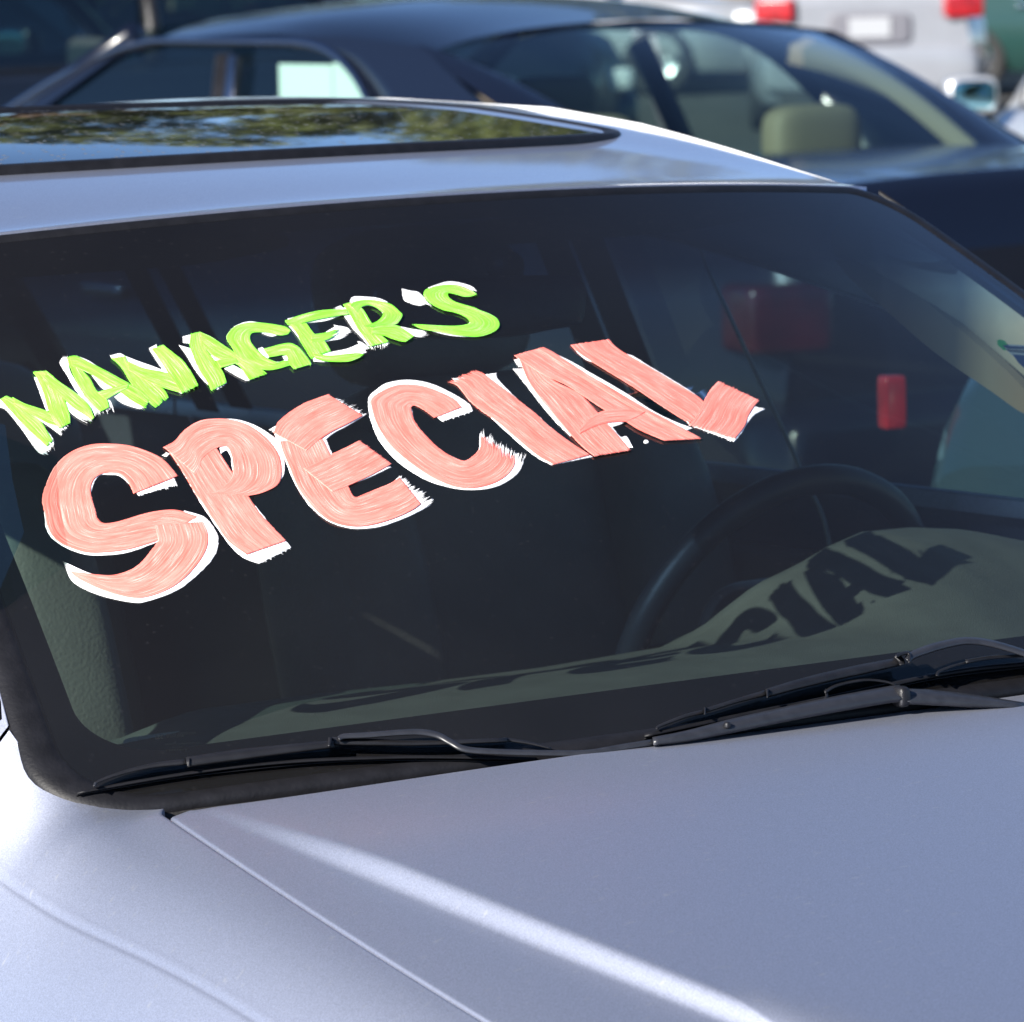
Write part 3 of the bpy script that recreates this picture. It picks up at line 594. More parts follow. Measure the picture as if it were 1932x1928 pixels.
for nm, qd, col in (('green', [[(1881, 643), (1886, 640), (1896, 643), (1901, 650), (1892, 652), (1899, 660), (1894, 661), (1883, 652)]], (.03, .35, .08)),
                    ('blue', [[(1893, 652), (1932, 653.5), (1990, 658), (1990, 662), (1932, 656), (1897, 655)], [(1910, 668), (1932, 670), (1990, 674), (1990, 740), (1932, 694), (1922, 685)]], (.02, .05, .16)),
                    ('print', [[(1900+i*4, 658+i*.3), (1903+i*4, 658+i*.3), (1904+i*4, 662+i*.3), (1901+i*4, 662+i*.3)] for i in range(9)], (.05, .06, .08))):
    V, Fc = sub(nm, qd, None, -.0028); mesh('sticker_print' if nm != 'green' else 'green_tab', V, Fc, mat('sticker_'+nm, col, .5), wsh, False)

# wipers and cowl --------------------------------------------------------
def line3(px, h): px = np.array(px, float); return on_glass(px[:, 0], px[:, 1], np.broadcast_to(np.asarray(h, float), (len(px),)))[0]
def bar(mb, px, wpx, h, th):
    """flat bar following a traced line: width in picture px, standing h over the glass, th thick"""
    px = cr(px, 6); n = len(px); w = np.interp(np.linspace(0, 1, n), np.linspace(0, 1, len(np.atleast_1d(wpx))), np.atleast_1d(wpx)); hh = np.interp(np.linspace(0, 1, n), np.linspace(0, 1, len(np.atleast_1d(h))), np.atleast_1d(h))
    t = np.gradient(px, axis=0); t /= np.linalg.norm(t, axis=1)[:, None]; nrm = np.stack([-t[:, 1], t[:, 0]], -1)
    sec = [(-.5, -th), (-.5, -.25*th), (-.3, 0), (.3, 0), (.5, -.25*th), (.5, -th)]; R_ = []
    for a, dz in sec:
        q = px+nrm*(a*w)[:, None]; R_.append(on_glass(q[:, 0], q[:, 1], hh+dz)[0])
    R_ = np.array(R_).transpose(1, 0, 2); mb.add(R_.reshape(-1, 3), gf(n, 6, True)+[tuple(range(6))[::-1], tuple((n-1)*6+i for i in range(6))]); return mb
wl = bpy.data.objects.new('wiper', None); link(wl, car); wr = bpy.data.objects.new('wiper', None); link(wr, car)
wl['label'] = 'left wiper in the photo, long bent arm and blade'; wr['label'] = 'right wiper in the photo, higher blade with claws'
b = MB()
bar(b, [(639, 1394), (650, 1389), (690, 1387), (778, 1381), (822, 1386), (850, 1400), (880, 1414), (950, 1419), (1050, 1421), (1110, 1420), (1170, 1410), (1232, 1400)], [10, 13, 12, 12], .022, .008)
bar(b, [(1232, 1399), (1300, 1388), (1378, 1370), (1480, 1348), (1580, 1328), (1669, 1312), (1700, 1308)], [17, 27, 31, 33], .026, .02)
arm = b.obj('wiper_arm', M['arm'], wl)
b = MB(); b.rbox(tuple(line3([(1372, 1368)], .028)[0]), (.006, .006, .006), .8); b.obj('arm_screw', M['plastic'], arm); b = MB(); b.rbox(tuple(line3([(1700, 1314)], .022)[0]), (.012, .016, .018), .6); b.obj('pivot_bolt', M['plastic'], arm)
b = MB(); bar(b, [(1712, 1314), (1760, 1316), (1830, 1322), (1932, 1332)], [30, 30, 26, 14], .024, .02); b.obj('pivot_cover', M['arm'], wl)
b = MB()
bar(b, [(145, 1496), (250, 1476), (368, 1457), (470, 1444), (578, 1435), (700, 1430), (800, 1428), (950, 1430), (1010, 1432)], [6, 7, 7, 7], .008, .008)
bar(b, [(142, 1500), (250, 1481), (368, 1463), (578, 1441), (736, 1434), (950, 1436), (1010, 1437)], [3], .004, .004)
b.obj('rubber_blade', M['rubber'], wl)
b = MB()
bar(b, [(176, 1484), (186, 1474), (230, 1458), (290, 1444), (352, 1437)], [4, 6, 9, 12], .014, .008)
bar(b, [(352, 1438), (420, 1428), (500, 1418), (589, 1408), (630, 1404)], [20, 22, 18, 14], .018, .012)
bar(b, [(626, 1398), (700, 1400), (800, 1402), (957, 1396)], [16, 14, 10, 9], .016, .012)
bar(b, [(950, 1394), (1000, 1402), (1040, 1412)], [7, 6, 4], .012, .006)
bar(b, [(357, 1430), (357, 1446)], [3], .020, .012); bar(b, [(623, 1391), (621, 1408)], [7], .024, .014)
b.obj('blade_frame', M['plastic'], wl)
b = MB(); bar(b, [(178, 1483), (181, 1476)], [6], .018, .01); b.obj('blade_clip', M['arm'], wl)
b = MB()
bar(b, [(1216, 1388), (1329, 1364), (1440, 1341), (1556, 1318), (1660, 1296), (1768, 1273), (1850, 1260), (1932, 1252), (2000, 1244)], [8, 9, 9, 9], .009, .009)
bar(b, [(1216, 1393), (1329, 1371), (1556, 1325), (1768, 1280), (1932, 1259), (2000, 1250)], [3], .004, .004)
b.obj('rubber_blade', M['rubber'], wr)
b = MB()
bar(b, [(1240, 1376), (1244, 1370), (1290, 1352), (1329, 1342)], [5, 6, 8, 9], .013, .008)
bar(b, [(1329, 1341), (1390, 1322), (1446, 1307)], [9, 9, 12], .016, .01)
bar(b, [(1446, 1308), (1510, 1290), (1584, 1272), (1650, 1258), (1697, 1248)], [17, 20, 20, 16], .022, .014)
for (x, y, ex, ey) in [(1556, 1316, 1560, 1300), (1768, 1271, 1822, 1250)]:
    bar(b, [(x, y+4), (x+4, y-4), ((x+ex)/2, (y+ey)/2-3), (ex, ey)], [7, 6, 5, 5], .018, .008)
bar(b, [(1556, 1306), (1580, 1293), (1630, 1283), (1670, 1286), (1690, 1292)], [7, 6, 5, 4], .019, .008)
bar(b, [(1822, 1248), (1870, 1240), (1932, 1236), (2000, 1230)], [9, 8, 8, 8], .02, .01)
bar(b, [(1690, 1236), (1700, 1246), (1702, 1254)], [12], .026, .014)
bar(b, [(1448, 1300), (1448, 1316)], [4], .026, .012); bar(b, [(1330, 1334), (1330, 1348)], [4], .02, .012)
b.obj('blade_frame', M['plastic'], wr)
b = MB(); bar(b, [(1712, 1246), (1722, 1236), (1760, 1222), (1800, 1212), (1830, 1209), (1870, 1214), (1932, 1232), (2010, 1262)], [14, 17, 15, 14, 13], .03, .009); b.obj('wiper_arm', M['arm'], wr)
b = MB(); bar(b, [(1690, 1238), (1706, 1232), (1716, 1234), (1716, 1250)], [7], .032, .016); b.obj('blade_clip', M['plastic'], wr)
# cowl panel
us = np.linspace(-.93, .93, 80); rows = []
for k, (v, dz, fy) in enumerate([(.0, -.006, 0), (-.02, -.010, 0), (None, -.018, .35), (None, -.026, .6), (None, -.030, 1.0), (None, -.05, 1.35)]):
    base = WS(us, np.zeros_like(us)); yr_ = yrear(np.clip(base[:, 0], -.69, .69)); end = np.stack([base[:, 0]*.97, np.minimum(yr_, base[:, 1]-.004), zbody(base[:, 0]*.97, yr_)-.012], -1)
    if v is not None: q = WS(us, np.full_like(us, v)); q[:, 2] += dz; rows.append(q)
    else:
        q = base*(1-fy)+end*fy; q[:, 2] += dz*.6; rows.append(q)
cw = grid('cowl_panel', np.array(rows), M['cowl'], car, flip=True)
b = MB(); e_ = [(x, float(yrear(x))+.012, float(zbody(x, yrear(x)))-.010) for x in np.linspace(-.66, .66, 60)]
b.tube(e_, .006, 8); b.obj('cowl_seal', M['cowl'], cw)

# roof -------------------------------------------------------------------
xr = lambda y: .606-.012*np.maximum(0, y-.9)
us = np.linspace(-1, 1, 70); rows = []
for t in np.linspace(0, 1, 90):
    u = us*.995; e0 = WS(u, np.full_like(u, 1.004)); y = e0[:, 1]*(1-t)+2.05*t; x = u*(XT*(1-t)+xr(2.05)*t); z = zroof(x, y)
    k = math.exp(-(t/.03)); z = z*(1-k)+e0[:, 2]*k+.0085*sstep(.42, .60, np.abs(x))*sstep(.62, .98, y)
    x = np.clip(x, -.6035, .6035); rows.append(np.stack([x, y, z+.0], -1))
P = np.array(rows); f0_ = P[:1].copy(); f0_[..., 2] -= .012; f0_[..., 1] -= .001
roof = None
# sunroof opening is cut out of the roof sheet: faces under it are left out
def in_sun(x, y):
    fy = .770+.42*x*x; return (abs(x) < .50) & (y > fy+.01) & (y < 1.40)
P2 = np.concatenate([f0_, P]); n2, m2 = P2.shape[:2]; cen = lambda i, j: P2[i:i+2, j:j+2].reshape(4, 3).mean(0)
Fr = [f[::-1] for k, f in enumerate(gf(n2, m2)) if not in_sun(*cen(k//(m2-1), k % (m2-1))[:2])]
roof = mesh('roof', P2.reshape(-1, 3), Fr, M['silver_roof'], car)
def sunq(s, t, inset=0., dz=.003):
    """s across -1..1, t back 0..1, rounded at the front corners"""
    X = .562-inset; x = s*X; c_ = np.clip((np.abs(s)-.90)/.10, 0, 1)
    f = .770+.40*x*x+inset+.045*(1-np.sqrt(1-c_*c_*.98)); bk = 1.425-inset-.03*(1-np.sqrt(1-c_*c_*.98))
    y = f+(bk-f)*t; return np.stack([x, y, zroof(x, y)+dz], -1)
S1, T1 = np.meshgrid(np.sin(np.linspace(-PI/2, PI/2, 60)), np.linspace(0, 1, 40))
sg = grid('sunroof', sunq(S1, T1, .018, .005), None or M['sunroof'], roof)
def loopq(inset, dz, n=70):
    a = np.sin(np.linspace(-PI/2, PI/2, n)); t = np.linspace(0, 1, 40)[1:-1]
    return np.concatenate([sunq(a, 0*a, inset, dz), sunq(0*t+1, t, inset, dz), sunq(a[::-1], 0*a+1, inset, dz), sunq(0*t-1, t[::-1], inset, dz)])
grid('sunroof_seal', np.array([loopq(-.002, -.004), loopq(0, .002), loopq(.004, .008), loopq(.012, .009), loopq(.018, .006), loopq(.022, .002)]), M['rubber'], roof, closed=True)
ysr = np.linspace(.585, 2.1, 60)
def zrail(y): return np.interp(y, [.58, .619, .688, .789, .872, .946, 1.098, 1.4, 1.8, 2.1], [.400, .409, .4215, .4405, .4545, .466, .481, .488, .472, .44])
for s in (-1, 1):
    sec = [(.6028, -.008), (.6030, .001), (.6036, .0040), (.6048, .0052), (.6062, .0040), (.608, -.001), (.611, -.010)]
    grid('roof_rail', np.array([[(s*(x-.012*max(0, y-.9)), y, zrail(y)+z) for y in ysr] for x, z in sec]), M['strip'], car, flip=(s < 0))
    sec = [(.611, -.012, 0), (.64, -.035, 0), (.660, -.09, 0), (.650, -.125, 0)]
    grid('roof_side', np.array([[(s*(x-.012*max(0, y-.9)), y, zrail(y)+z) for y in ysr] for x, z, _ in sec]), M['silver'], car, flip=(s < 0))
    # A pillar outside the glass seal, from belt to roof
    v = np.linspace(.13, 1.0, 30); e0 = WS(np.full_like(v, s*1.02), v)
    o_ = e0.copy(); o_[:, 0] += s*.018; o_[:, 2] -= .010; o_[:, 1] += .008
    o2 = e0.copy(); o2[:, 0] += s*.024; o2[:, 2] -= .035; o2[:, 1] += .03
    o3 = e0.copy(); o3[:, 0] += s*.005; o3[:, 2] -= .06; o3[:, 1] += .06
    ap = grid('a_pillar', np.array([e0-[0, 0, .006], e0-[0, 0, .001], o_, o2, o3]), M['rubber'], car, flip=(s < 0))
    # inner trim of the pillar
    i0 = WS(np.full_like(v, s*.955), v)-np.array([0, 0, .012]); i1 = i0+np.array([-s*.012, .03, -.035]); i2 = i0+np.array([s*.03, .075, -.06])
    grid('pillar_trim', np.array([i0, i1, i2]), M['trim'], ap)
    # side windows (front, rear, quarter) between belt and roof side
    def sidew(y, t):
        x0, z0 = side_start(y); zt_ = zrail(y)-.12; xt_ = .650-.012*np.maximum(0, y-.9)
        top = np.minimum(zt_, z0+np.maximum(.02, (y-.02)*.85)); k = (top-z0)/(zt_-z0); return np.stack([s*(x0*(1-t*k)+xt_*t*k), y, z0-.004+(top-z0+.004)*t], -1)
    for nm, ya, yb_ in (('side_window', .16, 1.08), ('side_window', 1.14, 1.93), ('side_window', 1.98, 2.3)):
        Y1, T1 = np.meshgrid(np.linspace(ya, yb_, 20), np.linspace(0, 1, 8)); sw = grid(nm, sidew(Y1, T1), M['sideglass'], car, flip=(s > 0))
    for ya, yb_ in ((1.08, 1.14), (1.93, 1.98), (2.3, 2.42)):
        Y1, T1 = np.meshgrid([ya, yb_], np.linspace(0, 1, 6)); Pp = sidew(Y1, T1); Pi = Pp.copy(); Pi[..., 0] -= s*.05
        grid('door_pillar', np.concatenate([Pp, Pi[::-1]]), M['plastic'], car, flip=(s > 0))
# rear glass, shelf, trunk
xs = np.linspace(-1, 1, 24); rows = [np.stack([xs*(.56+.06*t), 2.05+.02-.05*xs**2*0+.62*t, .415*(1-t)+.10*t-.03*xs*xs+.02*math.sin(PI*t)], -1) for t in np.linspace(0, 1, 14)]
rw = grid('rear_window', np.array(rows), M['sideglass'], car, flip=True)
xs = np.linspace(-.80, .80, 24); rows = [np.stack([xs, np.full_like(xs, y), .10-.05*(y-2.66)**2*2-.35*np.maximum(0, np.abs(xs)-.6)**2-max(0, y-3.2)*6], -1) for y in np.linspace(2.66, 3.3, 16)]
grid('trunk_lid', np.array(rows), M['silver'], car, flip=True)
b = MB(); b.rbox((0, 3.28, -.38), (1.80, .22, .75), .25); bb_ = b.obj('rear_bumper', M['silver'], car)
for s in (-1, 1):
    b = MB(); b.rbox((s*.72, 3.33, -.10), (.28, .18, .15), .4); b.obj('taillight', mat('red_lens', (.35, .01, .01), .12, coat=1), car)
def wheel(parent, x, y, r=.33, off=True, w=.21, z0=None):
    z = (-H+r) if z0 is None else z0
    b = MB(); b.lathe([(-w/2+.03, r*.62), (-w/2, r*.72), (-w/2, r*.93), (-w/2+.03, r), (w/2-.03, r), (w/2, r*.93), (w/2, r*.72), (w/2-.03, r*.62)], (x, y, z), 'x', 32)
    ww = bpy.data.objects.new('wheel', None); link(ww, parent); b.obj('tyre', M['tyre'], ww, off=off)
    b = MB(); b.lathe([(-.06, .001), (-.06, r*.5), (-.09, r*.63), (.09, r*.63), (.06, r*.5), (.06, .001)], (x, y, z), 'x', 24)
    for k in range(5):
        a = 2*PI*k/5; b.box((x, y+math.cos(a)*r*.32, z+math.sin(a)*r*.32), (.17, .05, r*.6), rot=rotx(a-PI/2))
    b.obj('rim', M['rim'], ww, off=off)
for x in (-.82, .82):
    for y in (-.72, 2.1): wheel(car, x, y)

# interior ----------------------------------------------------------------
xd = np.array([-.74, -.65, -.5, -.438, -.385, -.355, -.221, -.101, .041, .193, .234, .283, .348, .398, .461, .524, .613, .68, .74])
zd = np.array([-.05, -.045, -.034, -.030, -.018, -.013, -.012, -.014, -.014, -.009, .006, .047, .078, .090, .089, .082, .061, .03, .0])
zflat = np.interp(xd, [-.74, -.4, .2, .74], [-.045, -.016, -.008, -.02])
xg = np.linspace(-.73, .73, 120); rows = []
for t in np.linspace(0, 1, 46):
    fr = WS(xg/.78, np.full_like(xg, .045)); yb2 = .42-.06*sstep(.2, .35, xg); y = fr[:, 1]*(1-t)+yb2*t
    zr_ = np.interp(xg, xd, zd); zf_ = np.interp(xg, xd, zflat); zz_ = zf_+(zr_-zf_)*sstep(.28, .98, t)
    z = (fr[:, 2]-.03)*(1-sstep(0, .25, t))+zz_*sstep(0, .25, t)+.030*math.sin(PI*min(1, t*1.02))**1.2*(1-.75*sstep(.30, .50, xg))
    rows.append(np.stack([xg, y, z], -1))
for dz, dy in ((-.006, .008), (-.02, .012), (-.10, -.01), (-.30, -.08), (-.6, -.10)):
    q = rows[45].copy(); q[:, 1] += dy; q[:, 2] = q[:, 2]*(1 if dz > -.05 else .3)+dz; rows.append(q)
dash = grid('dashboard', np.array(rows), M['dash'], car, flip=True)
# pale textured grille lying on the dash near the left glass corner
def on_dash(px, py, dz=.0):
    zf = lambda x, y: np.interp(x, xd, zflat)+dz; return hit(zf, px, py)
pp = np.array([(232, 1405), (236, 1395), (262, 1389), (330, 1380), (372, 1376), (388, 1382), (422, 1408), (400, 1414), (300, 1424), (270, 1426), (245, 1420)], float); pp = cr(np.vstack([pp, pp[:1]]), 4)[:-1]
V = np.array([on_dash(a, b_, .004) for a, b_ in pp]); V2 = V.copy(); V2[:, 2] -= .012; n = len(V)
mesh('speaker_grille', np.concatenate([V2, V]), gf(2, n, True)+[tuple(range(n, 2*n))], mat('pale_ribbed_fabric', (.55, .60, .55), .8, noise=.25, nscale=160, bump=.6, bscale=500), dash, False)
# binnacle slot line along the dash
# steering wheel
wc = np.array([.485, .60, -.055]); tilt = rotx(math.radians(-62)) @ np.eye(3)
th = np.linspace(0, 2*PI, 80); sw = bpy.data.objects.new('steering_wheel', None); link(sw, car)
ringp = np.stack([.192*np.cos(th), .192*np.sin(th), 0*th], -1)
Rw = rotx(math.radians(112)); b = MB(); b.tube(ringp @ Rw.T+wc, .0155, 14, cap=False); b.obj('rim', M['wheel'], sw)
b = MB()
for a in (0, PI, -PI/2):
    q = np.array([(.05*math.cos(a), .05*math.sin(a), -.02), (.19*math.cos(a), .19*math.sin(a), 0)]); b.tube(q @ Rw.T+wc, .016, 8)
b.obj('spokes', M['plastic'], sw)
b = MB(); b.rbox(wc+Rw @ np.array([0, 0, -.02]), (.16, .13, .05), .5, Rw); b.obj('airbag_cover', M['wheel'], sw)
def slab(name, px, plane, th, m, parent=None):
    c = cr(np.vstack([px, px[:1]]).astype(float), 4)[:-1]; d = ray(c[:, 0], c[:, 1]); t = (plane-CAM[0])/d[:, 0]; A = CAM+t[:, None]*d; B = A+[th, 0, 0]; n = len(A)
    return mesh(name, np.concatenate([A, B]), gf(2, n, True)+[tuple(range(n)), tuple(range(2*n-1, n-1, -1))], m, parent, False)
slab('side_reflection', np.array([(1575, 490), (1630, 496), (1700, 532), (1800, 612), (1900, 700), (1960, 770), (1932, 780), (1870, 738), (1760, 662), (1660, 575), (1610, 532)]), .60, .012, mat('tan_reflection', (.20, .165, .11), .4), car)  # tan slab shaped as the long curved reflection in the windshield
slab('pillar_reflection', np.array([(1558, 390), (1640, 427), (1756, 480), (1768, 494), (1700, 490), (1640, 462), (1590, 420)]), .585, .01, M['trim'], car)  # beige slab standing in for the upper reflection beside the pillar
# floor tub, door linings, headliner, shelf
b = MB(); b.box((0, 1.2, -.66), (1.5, 2.9, .04)); b.box((0, -.12, -.35), (1.5, .03, .55)); b.box((0, 2.64, -.3), (1.5, .04, .6)); b.obj('floor_tub', M['carpet'], car, False)
for s in (-1, 1):
    b = MB(); b.rbox((s*.76, 1.2, -.30), (.07, 2.6, .60), .25); b.rbox((s*.72, .75, -.15), (.07, .6, .07), .5); b.obj('door_lining', M['lining'], car)
rows = [np.stack([np.linspace(-.58, .58, 20), np.full(20, y), zroof(np.linspace(-.58, .58, 20), np.full(20, y))-.035], -1) for y in list(np.linspace(.60, .80, 4))]
xs = np.linspace(-.58, .58, 20); rows = [np.stack([xs, np.full(20, y), zroof(xs, y)-.035-.0*y], -1) for y in np.linspace(.60, 2.05, 18)]
grid('headliner', np.array(rows), M['lining'], car)
b = MB(); b.box((0, 2.40, -.02), (1.3, .5, .03)); b.obj('rear_shelf', M['carpet'], car, False)
def seat(x, y, w=.50, rec=.30, m=None, hr=True, hz=.0):
    m = m or M['leather']; s = bpy.data.objects.new('seat', None); link(s, car); R_ = rotx(-rec)
    b = MB(); b.rbox((x, y-.24, -.42+hz), (w, .54, .16), .35, rotx(.12)); b.obj('seat_cushion', m, s)
    b = MB(); b.rbox((x, y+.10, -.10+hz), (w*.66, .11, .62), .35, R_, 20)
    for q in (-1, 1): b.rbox((x+q*w*.38, y+.07, -.12+hz), (w*.26, .18, .58), .55, R_, 18)
    b.obj('backrest', m, s)
    if hr:
        b = MB(); b.rbox((x, y+.235, .275+hz), (.25, .10, .17), .5, R_, 18); b.obj('headrest', m, s)
        for q in (-1, 1): b = MB(); b.tube([(x+q*.06, y+.19, .14+hz), (x+q*.06, y+.22, .24+hz)], .006, 8); b.obj('headrest_post', M['chrome'], s)
    # seam stitching on the bolster
    b = MB(); 
    for q in (-1, 1):
        for k in range(34):
            z = -.36+.5*k/33; p_ = R_ @ np.array([q*w*.30, -.078, z])+np.array([x, y+.09, -.12+hz]); b.box(p_, (.003, .003, .007))
    o_ = b.obj('stitching', M['trim'], s, False); o_['kind'] = 'stuff'; return s
seat(-.40, .85, .54); seat(.46, .92, .54)
b = MB()
s_ = bpy.data.objects.new('rear_seat', None); link(s_, car)
b.rbox((0, 1.75, -.42), (1.3, .5, .18), .3); b.obj('seat_cushion', M['leather'], s_)
b = MB(); b.rbox((0, 2.10, -.12), (1.3, .15, .60), .3, rotx(-.35)); b.obj('backrest', M['leather'], s_)
for x in (-.36, .36): b = MB(); b.rbox((x, 2.27, .20), (.26, .10, .14), .5, rotx(-.3)); b.obj('headrest', M['leather'], s_)
b = MB(); b.rbox((0, .75, -.40), (.20, .7, .26), .3); b.obj('centre_console', M['dash'], car)
# interior mirror hanging from the top of the glass
def onplane(y, px, py): d = ray(px, py); t = (y-CAM[1])/d[..., 1]; return CAM+t[..., None]*d
mr = bpy.data.objects.new('rear_view_mirror', None); link(mr, car)
c1 = np.array([(700, 545), (730, 532), (830, 524), (960, 520), (1050, 519), (1085, 524), (1103, 542), (1105, 570), (1100, 602), (1086, 614), (1040, 622), (960, 636), (840, 640), (740, 630), (706, 612), (696, 575)], float); c1 = cr(np.vstack([c1, c1[:1]]), 4)[:-1]
cen = c1.mean(0); R_ = []
for k, y in ((.0, .385), (.7, .384), (.93, .388), (1, .395), (1, .41), (.9, .425), (.0, .43)): q = cen+(c1-cen)*max(k, .001); R_.append(onplane(y, q[:, 0], q[:, 1]))
grid('mirror_housing', np.array(R_), M['plastic'], mr, closed=True)
b = MB(); q = on_glass([948, 955, 962], [498, 505, 530], [-.022, -.035, -.045])[0]; b.tube(np.vstack([q, [q[-1]+np.array([0, .02, -.01])]]), [.016, .018, .014, .012], 14); b.obj('mirror_mount', M['plastic'], mr)
# sun visors folded up, belts
for s in (-1, 1):
    b = MB(); b.rbox((s*.30, .66, .385), (.40, .17, .018), .4, rotx(-.15)); b.obj('sun_visor', M['lining'], car)
    b = MB(); q = np.array([(s*.70, .965, .33), (s*.70, .949, .301), (s*.70, .876, .198), (s*.70, .804, .096), (s*.695, .75, .0), (s*.68, .72, -.3)])
    V = []
    for p_ in cr(q, 6): V += [p_+[0, -.003, 0], p_+[0, .003, .002], p_+[s*.003, .003, .002], p_+[s*.003, -.003, 0]]
    b.add(np.array(V), gf(len(V)//4, 4, True)); b.obj('seat_belt', mat('grey_belt', (.30, .32, .30), .6), car)

# ------------------------------------------------------------------ other cars
def make_car(label, paint, X, Y, az, L=4.7, belt=.98, top=1.42, a=.58, yt=-.85, yb=-1.58, bw=.55, glass=None, interior=None, plate=True, lamp=(.62, .84, .34, .17), roofk=1., group='cars parked behind the silver sedan', zd_=None, refl=True, extras=None, trunk=1.0, name='parked_car', lampcol=(.30, .01, .015), drop=0., rev=False, lampd=.18, trimmat=None, wr_end=-1.22):
    """a sedan standing at X, Y and heading az clockwise from +Y; its own frame: +y is its front"""
    root = empty(name, label, 'car', (X, Y, 0), -az, group); glass = glass or M['sideglass']; interior = interior or M['trim']
    def o(n_, P, m_, par=root, flip=False, closed=False, sm=True): return grid(n_, P, m_, par, flip=flip, closed=closed, off=False, smooth=sm)
    yA0, yA1 = 1.18, .42; hw = .90; yF, yR = L/2, -L/2
    # lower body: cross sections from sill to shoulder to centre line
    ys = np.concatenate([np.linspace(yR, yR+.25, 8)[:-1], np.linspace(yR+.25, yF-.35, 40)[:-1], np.linspace(yF-.35, yF, 8)])
    def halfw(y): return hw*(1-.16*sstep(yR+.45, yR-.05, y)-.24*sstep(yF-.6, yF+.1, y))
    def ztop(y): return np.where(y > yA0, belt-.06-.16*((y-yA0)/(yF-yA0))**1.5, np.where(y < yb, trunk+.02-.03*((yb-y)/(yb-yR)), belt))
    def endz(y): return .30*np.maximum(sstep(yF-.12, yF+.01, y), sstep(yR+.06, yR-.01, y))
    secs = []
    for y in ys:
        w = float(halfw(y)); zt = float(ztop(y)); cut = (y < yA0) and (y > yb); e = float(endz(y))
        pr_ = [(w*.90, .22), (w*.97, .32), (w, .5), (w*1.0, .68), (w*.985, .78), (w*.965, .86), (w*.93, zt-.06), (w*.89, zt-.02), (w*.83, zt)]
        if cut: pr_ += [(w*.80, zt-.005), (w*.78, .55), (w*.5, .5), (0, .5)]
        else: pr_ += [(w*.78, zt+.006), (w*.6, zt+.02), (w*.3, zt+.03), (0, zt+.033)]
        pr_ = [(x, z-(z-.55)*e) for x, z in pr_]
        secs.append([(x, y, z) for x, z in pr_]+[(-x, y, z) for x, z in pr_[-2::-1]])
    S = np.array(secs); body = o('body', S, paint)
    for end, fl in ((S[0], False), (S[-1], True)):
        V = np.concatenate([end, [[0, end[0][1], .5]]]); n = len(end)
        Fc = [((i, i+1, n) if fl else (i+1, i, n)) for i in range(n-1)]; mesh('end_panel', V, Fc, paint, body, False, off=False)
    b = MB(); b.rbox((0, yR+.02, .48), (1.62, .26, .34), .28); b.obj('rear_bumper', paint, root, off=False)
    b = MB(); b.rbox((0, yF-.06, .46), (1.5, .26, .32), .28); b.obj('front_bumper', paint, root, off=False)
    # roof
    xs = np.linspace(-1, 1, 25); rows = []
    for t in np.linspace(0, 1, 24):
        y = yA1+(yt-yA1)*t; rows.append([(x*(a+.01*math.sin(PI*t)), y+.05*(x*x)*(1 if t > .5 else -1)*abs(2*t-1), top-.04-drop*sstep(.45, 1, t)+.045*math.sin(PI*(.12+.76*t))*roofk-.045*x*x-.03*abs(x)**6) for x in xs])
    R_ = np.array(rows); roof_ = o('roof', R_, paint)
    # sides of the cabin: arched windows with a frame round them
    def zr2(y): t = np.clip((y-yA1)/(yt-yA1), 0, 1); return top-.04+.045*np.sin(PI*(.12+.76*t))*roofk-.075
    for s in (-1, 1):
        def cab(y, z):    # point on the leaning side of the cabin
            k = np.clip((z-belt)/(top-.06-belt), 0, 1.1); return np.stack([s*(.745+(a+.01-.745)*k**1.15), y, z], -1)
        # window outline (lower edge, then arch)
        yw = np.concatenate([np.linspace(1.05, wr_end, 40), np.linspace(wr_end, 1.05, 60)])
        lo = np.full(40, belt+.012)
        ya = yw[40:]; arch = (top-.10)-(.0+.26*np.clip((ya-.30)/.80, 0, 1)**1.6)-.34*np.clip((wr_end+.60-ya)/.60, 0, 1)**2.6
        arch = np.maximum(arch, belt+.015); zw = np.concatenate([lo, arch])
        yo = yw+np.where(np.arange(100) < 40, 0, 0)*0; 
        zo = np.concatenate([np.full(40, belt-.015), np.minimum(np.interp(ya, [-1.95, yb, yt, yA1, yA0+.1], [belt, trunk+.03, zr2(yt), zr2(yA1), belt-.01]), zr2(ya)+.0)])
        yo = np.concatenate([np.linspace(yA0+.08, yb-.02, 40), np.interp(np.linspace(0, 1, 60), [0, .18, .85, 1], [yb-.02, yt, yA1, yA0+.08])]); zo[40:] = np.interp(np.linspace(0, 1, 60), [0, .18, .35, .6, .85, 1], [trunk-.01, zr2(yt), zr2(-.5), zr2(0.0), zr2(yA1), belt-.01])
        Pw = cab(yw, zw); Po = cab(yo, zo); Pi = Pw.copy(); Pi[:, 0] -= s*.03
        side_ = o('cabin_side', np.array([Po, Po*.3+Pw*.7, Pw, Pi]), paint, flip=(s > 0), closed=True)
        Pc0 = Pw+np.array([s*.004, 0, 0]); Pc1 = cab(yw*1.012, zw+np.where(np.arange(100) < 40, -.018, .018))+np.array([s*.006, 0, 0])
        o('window_trim', np.array([Pw+[s*.002, 0, 0], Pc0*.5+Pc1*.5+[s*.006, 0, 0], Pc1]), trimmat or M['plastic'], side_, flip=(s > 0), closed=True)
        for ya_, yb_ in ((1.0, -.03), (-.13, wr_end+.05)):
            yy = np.linspace(ya_, yb_, 18); zt2 = np.interp(yy, ya, arch); G_ = np.array([cab(yy, belt+.012+(zt2-belt-.012)*t)-[s*.012, 0, 0] for t in np.linspace(0, 1, 6)])
            o('side_window', G_, glass, root, flip=(s > 0))
        b = MB(); q = [cab(np.array(y), np.array(z)).tolist() for y, z in ((-.13, belt+.01), (-.09, belt+.15), (-.03, top-.13))]
        b.tube(q, .033, 6); b.obj('b_pillar', M['plastic'], root, off=False)
